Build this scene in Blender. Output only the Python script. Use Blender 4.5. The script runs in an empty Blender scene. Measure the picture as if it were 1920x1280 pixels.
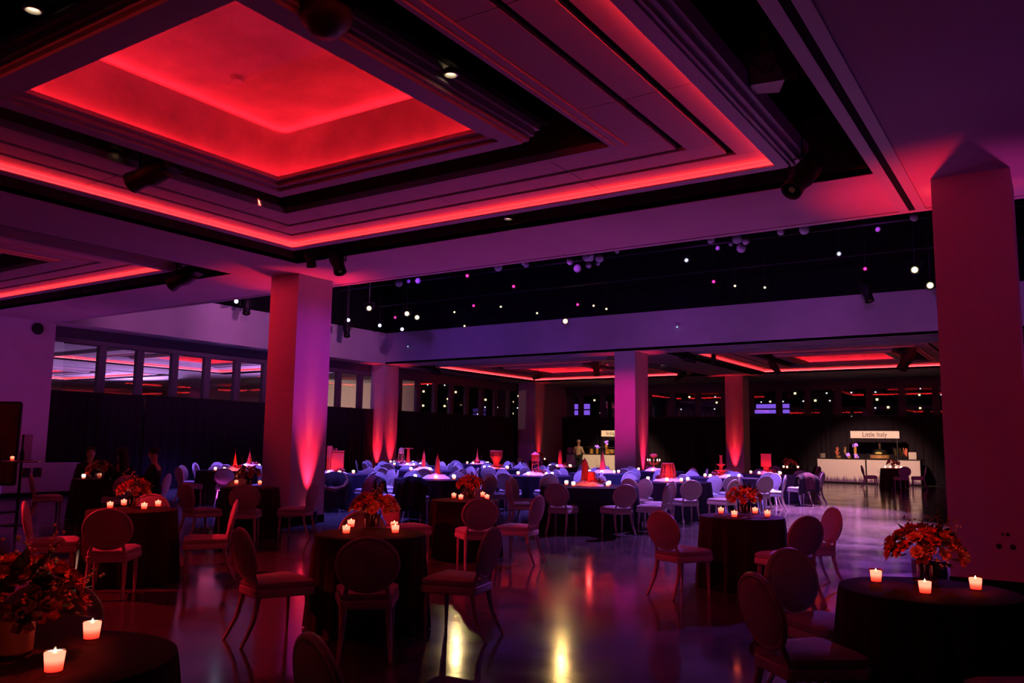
import bpy, bmesh, math, random
import numpy as np
from mathutils import Vector, Matrix
random.seed(7)
rs = np.random.RandomState(5)
PI = math.pi
SC = bpy.context.scene
COL = SC.collection

# ------------------------------------------------------------------ camera
F, YAW, PITCH, ROLL, H = 1547.56, -.583005, .122943, .0131082, 1.53
def _basis():
    c, s = math.cos, math.sin
    f = np.array([s(YAW)*c(PITCH), c(YAW)*c(PITCH), s(PITCH)])
    r = np.array([c(YAW), -s(YAW), 0.]); u = np.cross(r, f)
    return r*c(ROLL)+u*s(ROLL), -r*s(ROLL)+u*c(ROLL), f
CR, CU, CF = _basis(); CP = np.array([0., 0., H])
def on(x, y, ax, v):                 # photo pixel -> point on a plane of the room
    d = CF+CR*(x-960)/F-CU*(y-640)/F; i = 'xyz'.index(ax)
    return Vector(CP+d*((v-CP[i])/d[i]))
cam = bpy.data.cameras.new('camera'); cam.sensor_width = 36; cam.lens = 36*F/1920
cam.clip_start = .05; cam.clip_end = 400
co = bpy.data.objects.new('camera', cam); COL.objects.link(co)
co.matrix_world = Matrix(((CR[0], CU[0], -CF[0], 0), (CR[1], CU[1], -CF[1], 0), (CR[2], CU[2], -CF[2], H), (0, 0, 0, 1)))
SC.camera = co
# ------------------------------------------------------------------ world, view
w = bpy.data.worlds.new('night'); SC.world = w; w.use_nodes = True
w.node_tree.nodes['Background'].inputs[0].default_value = (.25, .3, .6, 1)
w.node_tree.nodes['Background'].inputs[1].default_value = .003
vs = SC.view_settings; vs.view_transform = 'Standard'; vs.look = 'None'; vs.gamma = 1; vs.exposure = 0.0
vs.use_curve_mapping = False
SC.cycles.use_denoising = True
SC.cycles.max_bounces = 6; SC.cycles.diffuse_bounces = 3; SC.cycles.glossy_bounces = 3
SC.cycles.transparent_max_bounces = 12; SC.cycles.transmission_bounces = 4
SC.cycles.sample_clamp_indirect = 4.0
SC.cycles.caustics_reflective = False; SC.cycles.caustics_refractive = False
# ------------------------------------------------------------------ lamps of the room (stage rig, uplights)
def spot(name, loc, tgt, col, power, angle, blend=.6, rad=.06, gobo=None):
    l = bpy.data.lights.new(name, 'SPOT'); l.color = col; l.energy = power
    l.spot_size = math.radians(angle); l.spot_blend = blend; l.shadow_soft_size = rad
    o = bpy.data.objects.new(name, l); COL.objects.link(o); o.location = loc
    o.rotation_euler = (Vector(tgt)-Vector(loc)).to_track_quat('-Z', 'Y').to_euler()
    if gobo:
        l.use_nodes = True; nt = l.node_tree; em = nt.nodes['Emission']
        tc = nt.nodes.new('ShaderNodeTexCoord'); mp = nt.nodes.new('ShaderNodeMapping')
        no = nt.nodes.new('ShaderNodeTexNoise'); rp = nt.nodes.new('ShaderNodeValToRGB')
        mp.inputs['Scale'].default_value = gobo; no.inputs['Scale'].default_value = 5; no.inputs['Detail'].default_value = 3
        rp.color_ramp.elements[0].position = .42; rp.color_ramp.elements[0].color = (.18, .1, .35, 1)
        rp.color_ramp.elements[1].position = .62; rp.color_ramp.elements[1].color = (1, .8, 1, 1)
        L = nt.links.new
        L(tc.outputs['Normal'], mp.inputs[0]); L(mp.outputs[0], no.inputs['Vector']); L(no.outputs[0], rp.inputs[0]); L(rp.outputs[0], em.inputs[0])
    return o
BLUE = (.17, .11, 1.0); VIO = (.50, .08, 1.0); PINK = (1, .22, .88); RED = (1, .012, .035); WARM = (1, .66, .36); MAG = (1, .05, .5)
# violet-blue washes hung in the black void over the banquet tables
for i, (x, y) in enumerate([(-20.2, 14.6), (-16.4, 16.6), (-12.6, 14.0), (-9.2, 17.4), (-19.0, 20.5), (-14.8, 21.0), (-10.6, 22.2), (-17.6, 23.6), (-7.2, 19.6), (-12.8, 18.4)]):
    spot('wash_spot', (x, y, 6.45), (x+.6*math.sin(i*2.1), y+.9*math.cos(i*1.7), 0), BLUE if i % 3 else (.22, .11, 1), 4200, 62, .7, .1)
spot('wash_spot', (-5.2, 20.6, 6.45), (-7.0, 22.2, 0), VIO, 1100, 55, .7, .1)
spot('wash_spot', (-6.0, 15.5, 6.45), (-7.2, 17.0, 0), (.6, .2, 1), 1000, 55, .7, .1)
# patterned wash on the open floor
for (lx, ly), (tx, ty), c, pw, an in (((-3.6, 23.0), (-2.4, 12.4), (.45, .14, 1), 17000, 30), ((-4.2, 23.8), (-3.3, 17.0), (1, .46, .82), 52000, 34), ((-5.4, 24.4), (-5.0, 21.4), (1, .42, .85), 36000, 38), ((-6.2, 20.5), (-5.4, 13.6), (.6, .25, 1), 9000, 40)):
    spot('pattern_spot', (lx, ly, 6.5), (tx, ty, 0), c, pw, an, 1, .05, (60, 60, 12))
spot('column_spot', (-11.0, 17.5, 6.4), (-12.1, 25.1, 2.7), (1, .0, .27), 2100, 20, 1, .05)
# violet wash on the uplit column
spot('column_spot', (-3.6, 20.5, 5.3), (-11.8, 11.0, 2.9), (.55, .03, 1), 2400, 13, 1, .05)
# void side walls
for yy, pw in ((14.2, 270), (17.6, 320), (20.8, 290)):
    spot('wall_spot', (-17.0, yy, 6.9), (-22.7, yy+1.2, 5.45), PINK, pw, 62, .7, .05)
for x in (-19.6, -16.4, -11.6, -7.4, -3.2, 1.5):
    spot('wall_spot', (x, 18.6, 6.5), (x-.4, 25.1, 4.9), (.30, .05, 1) if x < -14 else (.62, .08, 1), 115, 70, .8, .1)
# warm food-station spots
spot('station_spot', (-18.2, 33.6, 4.5), (-18.8, 38.3, .6), WARM, 1500, 46, .6, .04)
spot('station_spot', (-6.3, 33.4, 4.5), (-6.9, 38.3, .55), (1, .56, .42), 1600, 52, .6, .04)
# red fixtures in the tray slots grazing columns and front chairs
spot('red_spot', (-15.2, 9.6, 4.55), (-12.3, 10.6, 3.2), RED, 400, 55, .6, .05)
spot('red_spot', (-12.4, 2.2, 4.5), (-8.7, 4.9, .3), RED, 1900, 44, .3, .04)
spot('red_spot', (-3.4, .9, 4.5), (-.7, 10.6, 2.6), (1, .012, .02), 230, 60, .8, .1)
spot('red_spot', (-10.9, 9.6, 4.5), (-5.8, 9.0, .6), RED, 420, 30, .5, .04)
spot('violet_spot', (-21.0, 3.5, 4.5), (-22.9, 10.4, 2.4), VIO, 420, 70, .8, .1)
spot('violet_spot', (3.2, 8.0, .3), (1.8, 8.6, 4.7), (.5, .05, 1), 36, 110, 1, .1)
# neighbouring room
spot('violet_spot', (-27.0, 27.5, 1.2), (-31.0, 20.0, 4.7), (.7, .3, 1), 5000, 120, .8, .2)
spot('violet_spot', (-40.0, 26.5, 1.2), (-40.0, 22.0, 4.7), (.7, .35, 1), 3600, 120, .8, .2)
spot('warm_spot', (-33.0, 28.5, 3.0), (-32.0, 33.0, 3.4), (1, .7, .6), 500, 100, .8, .2)

# ------------------------------------------------------------------ materials
MATS = {}
def mat(name, col, rough=.6, metal=0, spec=.4, emit=None, es=0, noise=None, bump=None, alpha=None, sheen=0, trans=0):
    m = bpy.data.materials.new(name); m.use_nodes = True; nt = m.node_tree; b = nt.nodes['Principled BSDF']
    b.inputs['Base Color'].default_value = (*col, 1); b.inputs['Roughness'].default_value = rough
    b.inputs['Metallic'].default_value = metal; b.inputs['Specular IOR Level'].default_value = spec
    if sheen: b.inputs['Sheen Weight'].default_value = sheen
    if trans: b.inputs['Transmission Weight'].default_value = trans
    if emit: b.inputs['Emission Color'].default_value = (*emit, 1); b.inputs['Emission Strength'].default_value = es
    if noise or bump:
        tc = nt.nodes.new('ShaderNodeTexCoord'); n = nt.nodes.new('ShaderNodeTexNoise'); n.inputs['Detail'].default_value = 4
        nt.links.new(tc.outputs['Object'], n.inputs['Vector'])
        n.inputs['Scale'].default_value = (noise or bump)[0]
        if noise:
            r = nt.nodes.new('ShaderNodeValToRGB'); k = noise[1]
            r.color_ramp.elements[0].position = .3; r.color_ramp.elements[1].position = .7
            r.color_ramp.elements[0].color = (*[c*(1-k) for c in col], 1); r.color_ramp.elements[1].color = (*[min(1, c*(1+k)) for c in col], 1)
            nt.links.new(n.outputs[0], r.inputs[0]); nt.links.new(r.outputs[0], b.inputs['Base Color'])
        if bump:
            bp = nt.nodes.new('ShaderNodeBump'); bp.inputs['Strength'].default_value = bump[1]; bp.inputs['Distance'].default_value = .01
            n2 = nt.nodes.new('ShaderNodeTexNoise'); n2.inputs['Scale'].default_value = bump[0]
            nt.links.new(tc.outputs['Object'], n2.inputs['Vector'])
            nt.links.new(n2.outputs[0], bp.inputs['Height']); nt.links.new(bp.outputs[0], b.inputs['Normal'])
    MATS[name] = m; return m
mat('plaster', (.62, .60, .60), .75, noise=(1.5, .05))
mat('soffit', (.55, .52, .53), .8, noise=(.8, .06))
mat('panel', (.55, .52, .52), .65)
mat('coffer_paint', (.45, .43, .42), .55, noise=(2.2, .16))
mat('moulding', (.5, .48, .5), .5)
mat('black_paint', (.008, .008, .009), .85, spec=.1)
mat('brown_wood', (.11, .06, .035), .6, noise=(5, .3))
mat('frame_metal', (.10, .09, .115), .5)
mat('led_red', (0, 0, 0), .5, emit=(1, .022, .028), es=27)
mat('led_soft', (0, 0, 0), .5, emit=(1, .013, .028), es=38)
mat('led_top', (0, 0, 0), .5, emit=(1, .013, .030), es=17)
mat('drape', (.030, .022, .032), .95, spec=.03)
mat('chair_paint', (.56, .53, .50), .45)
mat('chair_fabric', (.50, .48, .46), .9, spec=.15, bump=(260, .25))
mat('cloth_burgundy', (.042, .010, .014), .85, spec=.12, bump=(180, .1))
mat('cloth_navy', (.028, .022, .040), .85, spec=.12, bump=(180, .1))
mat('wood_top', (.2, .13, .08), .5)
mat('steel', (.55, .55, .57), .3, metal=1)
mat('dark_metal', (.03, .03, .032), .45, metal=.6)
mat('black_plastic', (.012, .012, .013), .5)
mat('cream_plastic', (.5, .44, .36), .5)
mat('snow', (.85, .83, .84), .9, bump=(30, .6))
mat('model_red', (.78, .10, .07), .6, bump=(14, .2))
mat('model_pale', (.8, .62, .5), .6)
mat('petal_red', (.62, .03, .03), .6, noise=(20, .35))
mat('petal_coral', (.80, .20, .12), .6, noise=(20, .3))
mat('petal_dark', (.20, .012, .02), .6)
mat('leaf', (.07, .05, .022), .6)
mat('berry', (.72, .42, .24), .4)
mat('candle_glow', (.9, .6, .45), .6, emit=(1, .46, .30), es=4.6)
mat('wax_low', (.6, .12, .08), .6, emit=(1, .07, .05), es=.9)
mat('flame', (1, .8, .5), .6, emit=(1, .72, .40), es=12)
mat('skin', (.45, .26, .18), .55)
mat('hair_black', (.012, .010, .010), .6)
mat('hair_pale', (.5, .42, .34), .6)
mat('suit_black', (.010, .010, .012), .85)
mat('shirt_tan', (.45, .30, .20), .85)
mat('coat_black', (.010, .010, .014), .9)
mat('coat_plum', (.07, .02, .03), .8)
mat('fur', (.16, .08, .05), .95, bump=(90, 1))
mat('counter_white', (.78, .70, .66), .55)
mat('sign_white', (.85, .78, .72), .6)
mat('ink', (.10, .07, .07), .7)
mat('lens_white', (0, 0, 0), .3, emit=(.62, .68, 1), es=14)
mat('lens_magenta', (0, 0, 0), .3, emit=(1, .03, .35), es=2.2)
mat('lens_warm', (0, 0, 0), .3, emit=(1, .78, .42), es=3)
mat('lens_star', (0, 0, 0), .3, emit=(1, .62, .16), es=160)
mat('lens_dim', (.02, .02, .03), .1, emit=(1, .3, .2), es=.02)
mat('downlight_glow', (0, 0, 0), .3, emit=(1, .72, .4), es=2.2)
mat('uplight_glow', (0, 0, 0), .3, emit=(1, .06, .1), es=6)
mat('globe', (.7, .62, .8), .3)
mat('city_dark', (.012, .012, .016), .8)
mat('city_lit', (0, 0, 0), .5, emit=(1, .72, .35), es=3)
mat('city_white', (0, 0, 0), .5, emit=(.9, .9, 1), es=3)
mat('violet_reflection', (0, 0, 0), .5, emit=(.30, .12, 1), es=.9)
mat('beige_wall', (.62, .5, .42), .8)
mat('plate', (.8, .74, .68), .35)
mat('oven_black', (.015, .015, .015), .4)
mat('oven_fire', (0, 0, 0), .5, emit=(1, .5, .08), es=.7)
mat('wood_light', (.5, .28, .10), .5, noise=(9, .3))
mat('purple_bloom_glow', (.5, .2, .8), .5, emit=(.55, .2, 1), es=.9)  # violet light on the blooms put into their own emission
mat('amber', (.75, .4, .08), .35)
mat('indicator', (0, 0, 0), .4, emit=(.4, .9, 1), es=3)

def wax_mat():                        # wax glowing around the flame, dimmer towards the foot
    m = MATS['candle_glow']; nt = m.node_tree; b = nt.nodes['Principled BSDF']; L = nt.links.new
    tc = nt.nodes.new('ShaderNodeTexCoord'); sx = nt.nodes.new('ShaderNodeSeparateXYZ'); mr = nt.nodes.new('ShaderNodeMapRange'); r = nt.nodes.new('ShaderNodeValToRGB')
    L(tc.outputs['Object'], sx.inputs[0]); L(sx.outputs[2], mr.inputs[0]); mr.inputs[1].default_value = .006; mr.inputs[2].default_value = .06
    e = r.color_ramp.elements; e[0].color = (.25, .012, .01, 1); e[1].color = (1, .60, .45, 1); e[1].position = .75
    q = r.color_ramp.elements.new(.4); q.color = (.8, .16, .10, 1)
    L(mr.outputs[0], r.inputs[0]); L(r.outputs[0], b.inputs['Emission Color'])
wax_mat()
def floor_mat():
    m = bpy.data.materials.new('polished_concrete'); m.use_nodes = True; nt = m.node_tree; b = nt.nodes['Principled BSDF']; L = nt.links.new
    tc = nt.nodes.new('ShaderNodeTexCoord')
    n = nt.nodes.new('ShaderNodeTexNoise'); n.inputs['Scale'].default_value = .55; n.inputs['Detail'].default_value = 7; n.inputs['Roughness'].default_value = .62
    L(tc.outputs['Object'], n.inputs['Vector'])
    r = nt.nodes.new('ShaderNodeValToRGB'); e = r.color_ramp.elements
    e[0].position = .3; e[0].color = (.050, .045, .045, 1); e[1].position = .72; e[1].color = (.13, .115, .11, 1)
    L(n.outputs[0], r.inputs[0]); L(r.outputs[0], b.inputs['Base Color'])
    n2 = nt.nodes.new('ShaderNodeTexNoise'); n2.inputs['Scale'].default_value = 1.6; n2.inputs['Detail'].default_value = 5
    L(tc.outputs['Object'], n2.inputs['Vector'])
    mr = nt.nodes.new('ShaderNodeMapRange'); mr.inputs[1].default_value = .3; mr.inputs[2].default_value = .7; mr.inputs[3].default_value = .09; mr.inputs[4].default_value = .17
    L(n2.outputs[0], mr.inputs[0]); L(mr.outputs[0], b.inputs['Roughness'])
    bp = nt.nodes.new('ShaderNodeBump'); bp.inputs['Strength'].default_value = .05; bp.inputs['Distance'].default_value = .02
    n3 = nt.nodes.new('ShaderNodeTexNoise'); n3.inputs['Scale'].default_value = 3; L(tc.outputs['Object'], n3.inputs['Vector'])
    L(n3.outputs[0], bp.inputs['Height']); L(bp.outputs[0], b.inputs['Normal'])
    b.inputs['Specular IOR Level'].default_value = .36
    MATS['floor'] = m
floor_mat()
def glass_mat(name, tint, spec=1.0):
    m = bpy.data.materials.new(name); m.use_nodes = True; nt = m.node_tree; L = nt.links.new
    nt.nodes.remove(nt.nodes['Principled BSDF']); out = nt.nodes['Material Output']
    t = nt.nodes.new('ShaderNodeBsdfTransparent'); t.inputs[0].default_value = (*tint, 1)
    g = nt.nodes.new('ShaderNodeBsdfGlossy'); g.inputs['Roughness'].default_value = .02
    fr = nt.nodes.new('ShaderNodeFresnel'); fr.inputs[0].default_value = 1.5
    mu = nt.nodes.new('ShaderNodeMath'); mu.operation = 'MULTIPLY'; mu.inputs[1].default_value = spec; L(fr.outputs[0], mu.inputs[0])
    ge = nt.nodes.new('ShaderNodeNewGeometry'); bk = nt.nodes.new('ShaderNodeMath'); bk.operation = 'SUBTRACT'; bk.inputs[0].default_value = 1; L(ge.outputs['Backfacing'], bk.inputs[1])
    m2 = nt.nodes.new('ShaderNodeMath'); m2.operation = 'MULTIPLY'; L(mu.outputs[0], m2.inputs[0]); L(bk.outputs[0], m2.inputs[1]); mu = m2
    mx = nt.nodes.new('ShaderNodeMixShader'); L(mu.outputs[0], mx.inputs[0]); L(t.outputs[0], mx.inputs[1]); L(g.outputs[0], mx.inputs[2]); L(mx.outputs[0], out.inputs[0])
    MATS[name] = m
glass_mat('window_glass', (.92, .92, .94), 2.0); glass_mat('vase_glass', (.80, .66, .62)); glass_mat('votive_glass', (1, .45, .40), .8)
def print_mat():                      # white counter front printed with a violet meadow along its foot
    m = bpy.data.materials.new('meadow_print'); m.use_nodes = True; nt = m.node_tree; b = nt.nodes['Principled BSDF']; L = nt.links.new
    tc = nt.nodes.new('ShaderNodeTexCoord'); sx = nt.nodes.new('ShaderNodeSeparateXYZ'); L(tc.outputs['Object'], sx.inputs[0])
    mp = nt.nodes.new('ShaderNodeMapping'); mp.inputs['Scale'].default_value = (16, 0, 1.2); L(tc.outputs['Object'], mp.inputs[0])
    n = nt.nodes.new('ShaderNodeTexNoise'); n.inputs['Scale'].default_value = 1.0; n.inputs['Detail'].default_value = 6; L(mp.outputs[0], n.inputs['Vector'])
    a = nt.nodes.new('ShaderNodeMath'); a.operation = 'MULTIPLY_ADD'; a.inputs[1].default_value = -2.1; a.inputs[2].default_value = .62; L(sx.outputs[2], a.inputs[0])
    s = nt.nodes.new('ShaderNodeMath'); s.operation = 'ADD'; L(n.outputs[0], s.inputs[0]); L(a.outputs[0], s.inputs[1])
    r = nt.nodes.new('ShaderNodeValToRGB'); r.color_ramp.elements[0].position = .48; r.color_ramp.elements[0].color = (.78, .70, .66, 1)
    r.color_ramp.elements[1].position = .85; r.color_ramp.elements[1].color = (.16, .07, .20, 1)
    L(s.outputs[0], r.inputs[0]); L(r.outputs[0], b.inputs['Base Color']); b.inputs['Roughness'].default_value = .55
    MATS['meadow_print'] = m
print_mat()

# ------------------------------------------------------------------ mesh helpers
class MB:
    def __init__(s): s.v = []; s.f = []
    def add(s, v, f):
        o = len(s.v); s.v += [tuple(p) for p in v]; s.f += [tuple(i+o for i in q) for q in f]; return s
    def box(s, a, b):
        x0, y0, z0 = a; x1, y1, z1 = b
        return s.add([(x0, y0, z0), (x1, y0, z0), (x1, y1, z0), (x0, y1, z0), (x0, y0, z1), (x1, y0, z1), (x1, y1, z1), (x0, y1, z1)],
                     [(0, 3, 2, 1), (4, 5, 6, 7), (0, 1, 5, 4), (1, 2, 6, 5), (2, 3, 7, 6), (3, 0, 4, 7)])
    def cbox(s, c, d): return s.box([c[i]-d[i]/2 for i in range(3)], [c[i]+d[i]/2 for i in range(3)])
    def lathe(s, prof, c=(0, 0, 0), n=16, cap=True):
        v = []; f = []
        for r, z in prof:
            for k in range(n): a = 2*PI*k/n; v.append((c[0]+r*math.cos(a), c[1]+r*math.sin(a), c[2]+z))
        for i in range(len(prof)-1):
            for k in range(n): k2 = (k+1) % n; f.append((i*n+k, i*n+k2, (i+1)*n+k2, (i+1)*n+k))
        if cap: f.append(tuple(range(n-1, -1, -1))); f.append(tuple((len(prof)-1)*n+k for k in range(n)))
        return s.add(v, f)
    def tube(s, path, rad, n=8, closed=False, flat=1.0):
        P = [Vector(p) for p in path]; m = len(P); R = rad if isinstance(rad, (list, tuple)) else [rad]*m
        v = []; f = []; up = None
        for i in range(m):
            if closed: t = P[(i+1) % m]-P[i-1]
            else: t = P[min(i+1, m-1)]-P[max(i-1, 0)]
            t.normalize()
            if up is None: up = Vector((0, 0, 1)) if abs(t.z) < .9 else Vector((0, 1, 0))
            a = t.cross(up)
            if a.length < 1e-4: a = t.cross(Vector((1, 0, 0)))
            a.normalize(); b = a.cross(t).normalized(); up = b
            for k in range(n): q = 2*PI*k/n; v.append(P[i]+a*R[i]*math.cos(q)+b*R[i]*flat*math.sin(q))
        for i in range(m if closed else m-1):
            j = (i+1) % m
            for k in range(n): k2 = (k+1) % n; f.append((i*n+k, i*n+k2, j*n+k2, j*n+k))
        if not closed: f.append(tuple(range(n-1, -1, -1))); f.append(tuple((m-1)*n+k for k in range(n)))
        return s.add(v, f)
    def grid(s, fn, nu, nv, closeu=False):
        v = [fn(i/(nu if closeu else nu-1), j/(nv-1)) for j in range(nv) for i in range(nu)]; f = []
        for j in range(nv-1):
            for i in range(nu if closeu else nu-1):
                i2 = (i+1) % nu; f.append((j*nu+i, j*nu+i2, (j+1)*nu+i2, (j+1)*nu+i))
        return s.add(v, f)
    def ball(s, c, r, n=8, m=6):
        r = r if isinstance(r, (list, tuple)) else (r, r, r)
        v = [(c[0], c[1], c[2]-r[2])]; f = []
        for j in range(1, m):
            t = PI*j/m
            for k in range(n): a = 2*PI*k/n; v.append((c[0]+r[0]*math.sin(t)*math.cos(a), c[1]+r[1]*math.sin(t)*math.sin(a), c[2]-r[2]*math.cos(t)))
        v.append((c[0], c[1], c[2]+r[2])); e = len(v)-1
        for k in range(n):
            k2 = (k+1) % n; f.append((0, 1+k2, 1+k)); f.append((e, 1+(m-2)*n+k, 1+(m-2)*n+k2))
            for j in range(m-2): f.append((1+j*n+k, 1+j*n+k2, 1+(j+1)*n+k2, 1+(j+1)*n+k))
        return s.add(v, f)
    def sqring(s, h0, h1, z0, z1):     # square ring (frame) between half widths h0<h1
        for a, b in (((-h1, -h1), (h1, -h0)), ((-h1, h0), (h1, h1)), ((-h1, -h0), (-h0, h0)), ((h0, -h0), (h1, h0))):
            s.box((a[0], a[1], z0), (b[0], b[1], z1))
        return s
    def xf(s, M):
        s.v = [tuple(M @ Vector(p)) for p in s.v]; return s
    def mesh(s, name, m, smooth=False):
        me = bpy.data.meshes.new(name); me.from_pydata(s.v, [], s.f); me.update()
        bm = bmesh.new(); bm.from_mesh(me); bmesh.ops.recalc_face_normals(bm, faces=bm.faces); bm.to_mesh(me); bm.free()
        if m: me.materials.append(MATS[m])
        if smooth:
            me.polygons.foreach_set('use_smooth', [True]*len(me.polygons))
            try: me.set_sharp_from_angle(angle=math.radians(40))
            except Exception: pass
        return me
    def obj(s, name, m, parent=None, smooth=False, loc=None):
        return link(name, s.mesh(name, m, smooth), parent, loc)
def link(name, me, parent=None, loc=None, rotz=0, mtx=None):
    o = bpy.data.objects.new(name, me); COL.objects.link(o)
    if parent: o.parent = parent
    if mtx is not None: o.matrix_local = mtx
    else:
        if loc: o.location = loc
        if rotz: o.rotation_euler = (0, 0, rotz)
    return o
def tag(o, label=None, cat=None, group=None, kind=None):
    if label: o['label'] = label
    if cat: o['category'] = cat
    if group: o['group'] = group
    if kind: o['kind'] = kind
    return o
def thing(name, label, cat, loc=(0, 0, 0), rotz=0, group=None):
    o = bpy.data.objects.new(name, None); COL.objects.link(o); o.location = loc; o.rotation_euler = (0, 0, rotz)
    o.empty_display_size = .1
    return tag(o, label, cat, group)
def kids(o): return [c for c in CH.get(o.name, [])]
CH = {}
def reg(o): CH[o.name] = list(c for c in COL.objects if c.parent == o)
def dup(root, loc, rotz=0, label=None, group=None, tree=None):
    r = root.copy(); COL.objects.link(r); r.location = loc; r.rotation_euler = (0, 0, rotz)
    if label: r['label'] = label
    if group: r['group'] = group
    for ch, sub in tree:
        c = ch.copy(); COL.objects.link(c); c.parent = r
        for g in sub:
            d = g.copy(); COL.objects.link(d); d.parent = c
    return r
def tree_of(root):
    return [(c, list(c.children)) for c in root.children]
def struct(o): o['kind'] = 'structure'; return o

# ================================================================== THE SETTING
ZC = 4.67; XL = -22.7; XW = -23.5; YN = 11.9; YF = 25.1; YB = 40.0
TRAYS = [(-6.41, 5.17), (-17.8, 5.17), (-17.75, 31.1), (-6.3, 31.1), (5.2, 31.1), (-28.9, 20.9), (-41.0, 20.2)]
struct(MB().box((-50, -5, -.2), (9, 41, 0)).obj('floor', 'floor'))
def slab(name, x0, x1, y0, y1, z0, z1, holes, m):
    xs = sorted({x0, x1, *[min(max(h[k], x0), x1) for h in holes for k in (0, 1)]}); ys = sorted({y0, y1, *[min(max(h[k], y0), y1) for h in holes for k in (2, 3)]})
    b = MB()
    for i in range(len(xs)-1):
        for j in range(len(ys)-1):
            cx = (xs[i]+xs[i+1])/2; cy = (ys[j]+ys[j+1])/2
            if any(h[0] < cx < h[1] and h[2] < cy < h[3] for h in holes): continue
            b.box((xs[i], ys[j], z0), (xs[i+1], ys[j+1], z1))
    return struct(b.obj(name, m))
HT = 4.8
tholes = [(x-HT, x+HT, y-HT, y+HT) for x, y in TRAYS]
slab('ceiling', -23.2, 9, -5, YN, ZC, ZC+.08, tholes, 'soffit')
slab('ceiling', -24, 11, YF, 41, ZC, ZC+.08, tholes, 'soffit')
slab('ceiling', -50, -23.8, 6, 33, ZC, ZC+.08, tholes, 'soffit')
struct(MB().box((-24, YN, 8.2), (11, YF, 8.4)).obj('ceiling', 'black_paint'))
# void walls: plaster band, black above
struct(MB().box((XL-.3, YF, ZC), (11, YF+.3, 5.93)).obj('wall_far', 'plaster'))
struct(MB().box((XL-.3, YF, 5.93), (11, YF+.3, 8.2)).obj('wall_far', 'black_paint'))
struct(MB().box((XL-1.1, YN, ZC), (XL, YF, 5.93)).obj('wall_left', 'plaster'))
struct(MB().box((XL-.3, YN, 5.93), (XL, YF, 8.2)).obj('wall_left', 'black_paint'))
struct(MB().box((-23, YN-.3, ZC+.08), (11, YN, 8.2)).obj('wall_near', 'black_paint'))
struct(MB().box((10.7, YN, 0), (11, YF, 8.2)).obj('wall_right', 'black_paint'))
# outer walls
struct(MB().box((-23.8, -5, 0), (-22.9, YN, ZC)).obj('wall_left', 'plaster'))
struct(MB().box((XL-1.1, 37.0, 0), (XL-.05, 41, ZC)).obj('wall_left', 'plaster'))
struct(MB().box((-23, -5.3, 0), (9, -5, ZC)).obj('wall_back', 'brown_wood'))
struct(MB().box((9, -5.3, 0), (9.3, 41, ZC)).obj('wall_right', 'brown_wood'))
struct(MB().box((-50.3, 6, 0), (-50, 33, ZC)).obj('wall_neighbour', 'beige_wall'))
struct(MB().box((-50, 33, 0), (-27.6, 33.3, ZC)).obj('wall_neighbour', 'beige_wall'))
struct(MB().box((-50, 5.7, 0), (-23.2, 6, ZC)).obj('wall_neighbour', 'beige_wall'))
# strips: edge of the void, partition track
struct(MB().box((-22.9, YN-.13, ZC-.012), (10, YN-.02, ZC)).obj('trim_1', 'moulding'))
tr = struct(MB().box((-1.60, -4, ZC-.015), (-1.48, YN-.14, ZC)).box((-1.40, -4, ZC-.015), (-1.28, YN-.14, ZC)).obj('trim_2', 'moulding'))
struct(MB().box((-1.48, -4, ZC-.006), (-1.40, YN-.06, ZC)).obj('trim_3', 'black_paint'))
struct(MB().box((-22.9, YF+.02, ZC-.012), (10, YF+.12, ZC)).obj('trim_4', 'moulding'))
struct(MB().box((-22.9, -5, 0), (-22.86, YN, .12)).obj('baseboard_left', 'black_paint'))

# ---- coffered tray (all trays share these meshes)
tray_parts = []
def tp(name, b, m, smooth=False): tray_parts.append((name, b.mesh(name, m, smooth)))
PZ = 4.757
tp('cove_lip', MB().sqring(3.92, 4.06, 4.665, 4.685).sqring(4.03, 4.10, 4.685, 4.80).sqring(4.10, 4.16, 4.72, 4.86).sqring(4.16, 4.22, 4.78, 4.95), 'moulding')
tp('led_strip', MB().sqring(3.985, 4.02, 4.69, 4.705), 'led_red')
tp('cove_back', MB().sqring(3.9, 4.16, PZ+.03, PZ+.06), 'panel')
tp('moulding', MB().sqring(2.55, 2.60, 4.715, 4.80).sqring(2.60, 2.69, 4.735, 4.80), 'moulding')
tp('plenum_side', MB().sqring(2.545, 2.57, 4.80, 5.5), 'brown_wood')
tp('plenum_side', MB().sqring(HT, HT+.05, 4.68, 5.5), 'brown_wood')
tp('plenum_deck', MB().box((-HT, -HT, 5.9), (HT, HT, 5.94)).sqring(HT+.05, HT+.1, 5.4, 5.94), 'black_paint')
tp('coffer_frame', MB().sqring(1.69, 1.87, 4.665, 4.70).sqring(1.60, 1.69, 4.70, 4.745).sqring(1.52, 1.60, 4.745, 4.79).sqring(1.87, 1.92, 4.70, 4.76).sqring(1.90, 1.96, 4.76, 4.83).sqring(1.94, 2.0, 4.83, 4.90), 'moulding')
tp('led_strip', MB().sqring(1.69, 1.72, 4.76, 4.775), 'led_soft')
tp('coffer_wall', MB().sqring(1.75, 1.79, 4.76, 5.45), 'coffer_paint')
tp('led_strip', MB().sqring(1.80, 1.83, 5.455, 5.468), 'led_top')
tp('coffer_ledge', MB().sqring(1.79, 2.42, 5.36, 5.39), 'coffer_paint')
tp('coffer_ceiling', MB().box((-2.42, -2.42, 5.53), (2.42, 2.42, 5.57)).sqring(2.38, 2.42, 5.39, 5.53), 'coffer_paint')
tp('coffer_shell', MB().sqring(2.0, 2.08, 4.90, 5.36).sqring(2.42, 2.46, 5.36, 5.66).sqring(2.08, 2.42, 5.34, 5.36).box((-2.46, -2.46, 5.57), (2.46, 2.46, 5.60)), 'black_paint')
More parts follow.
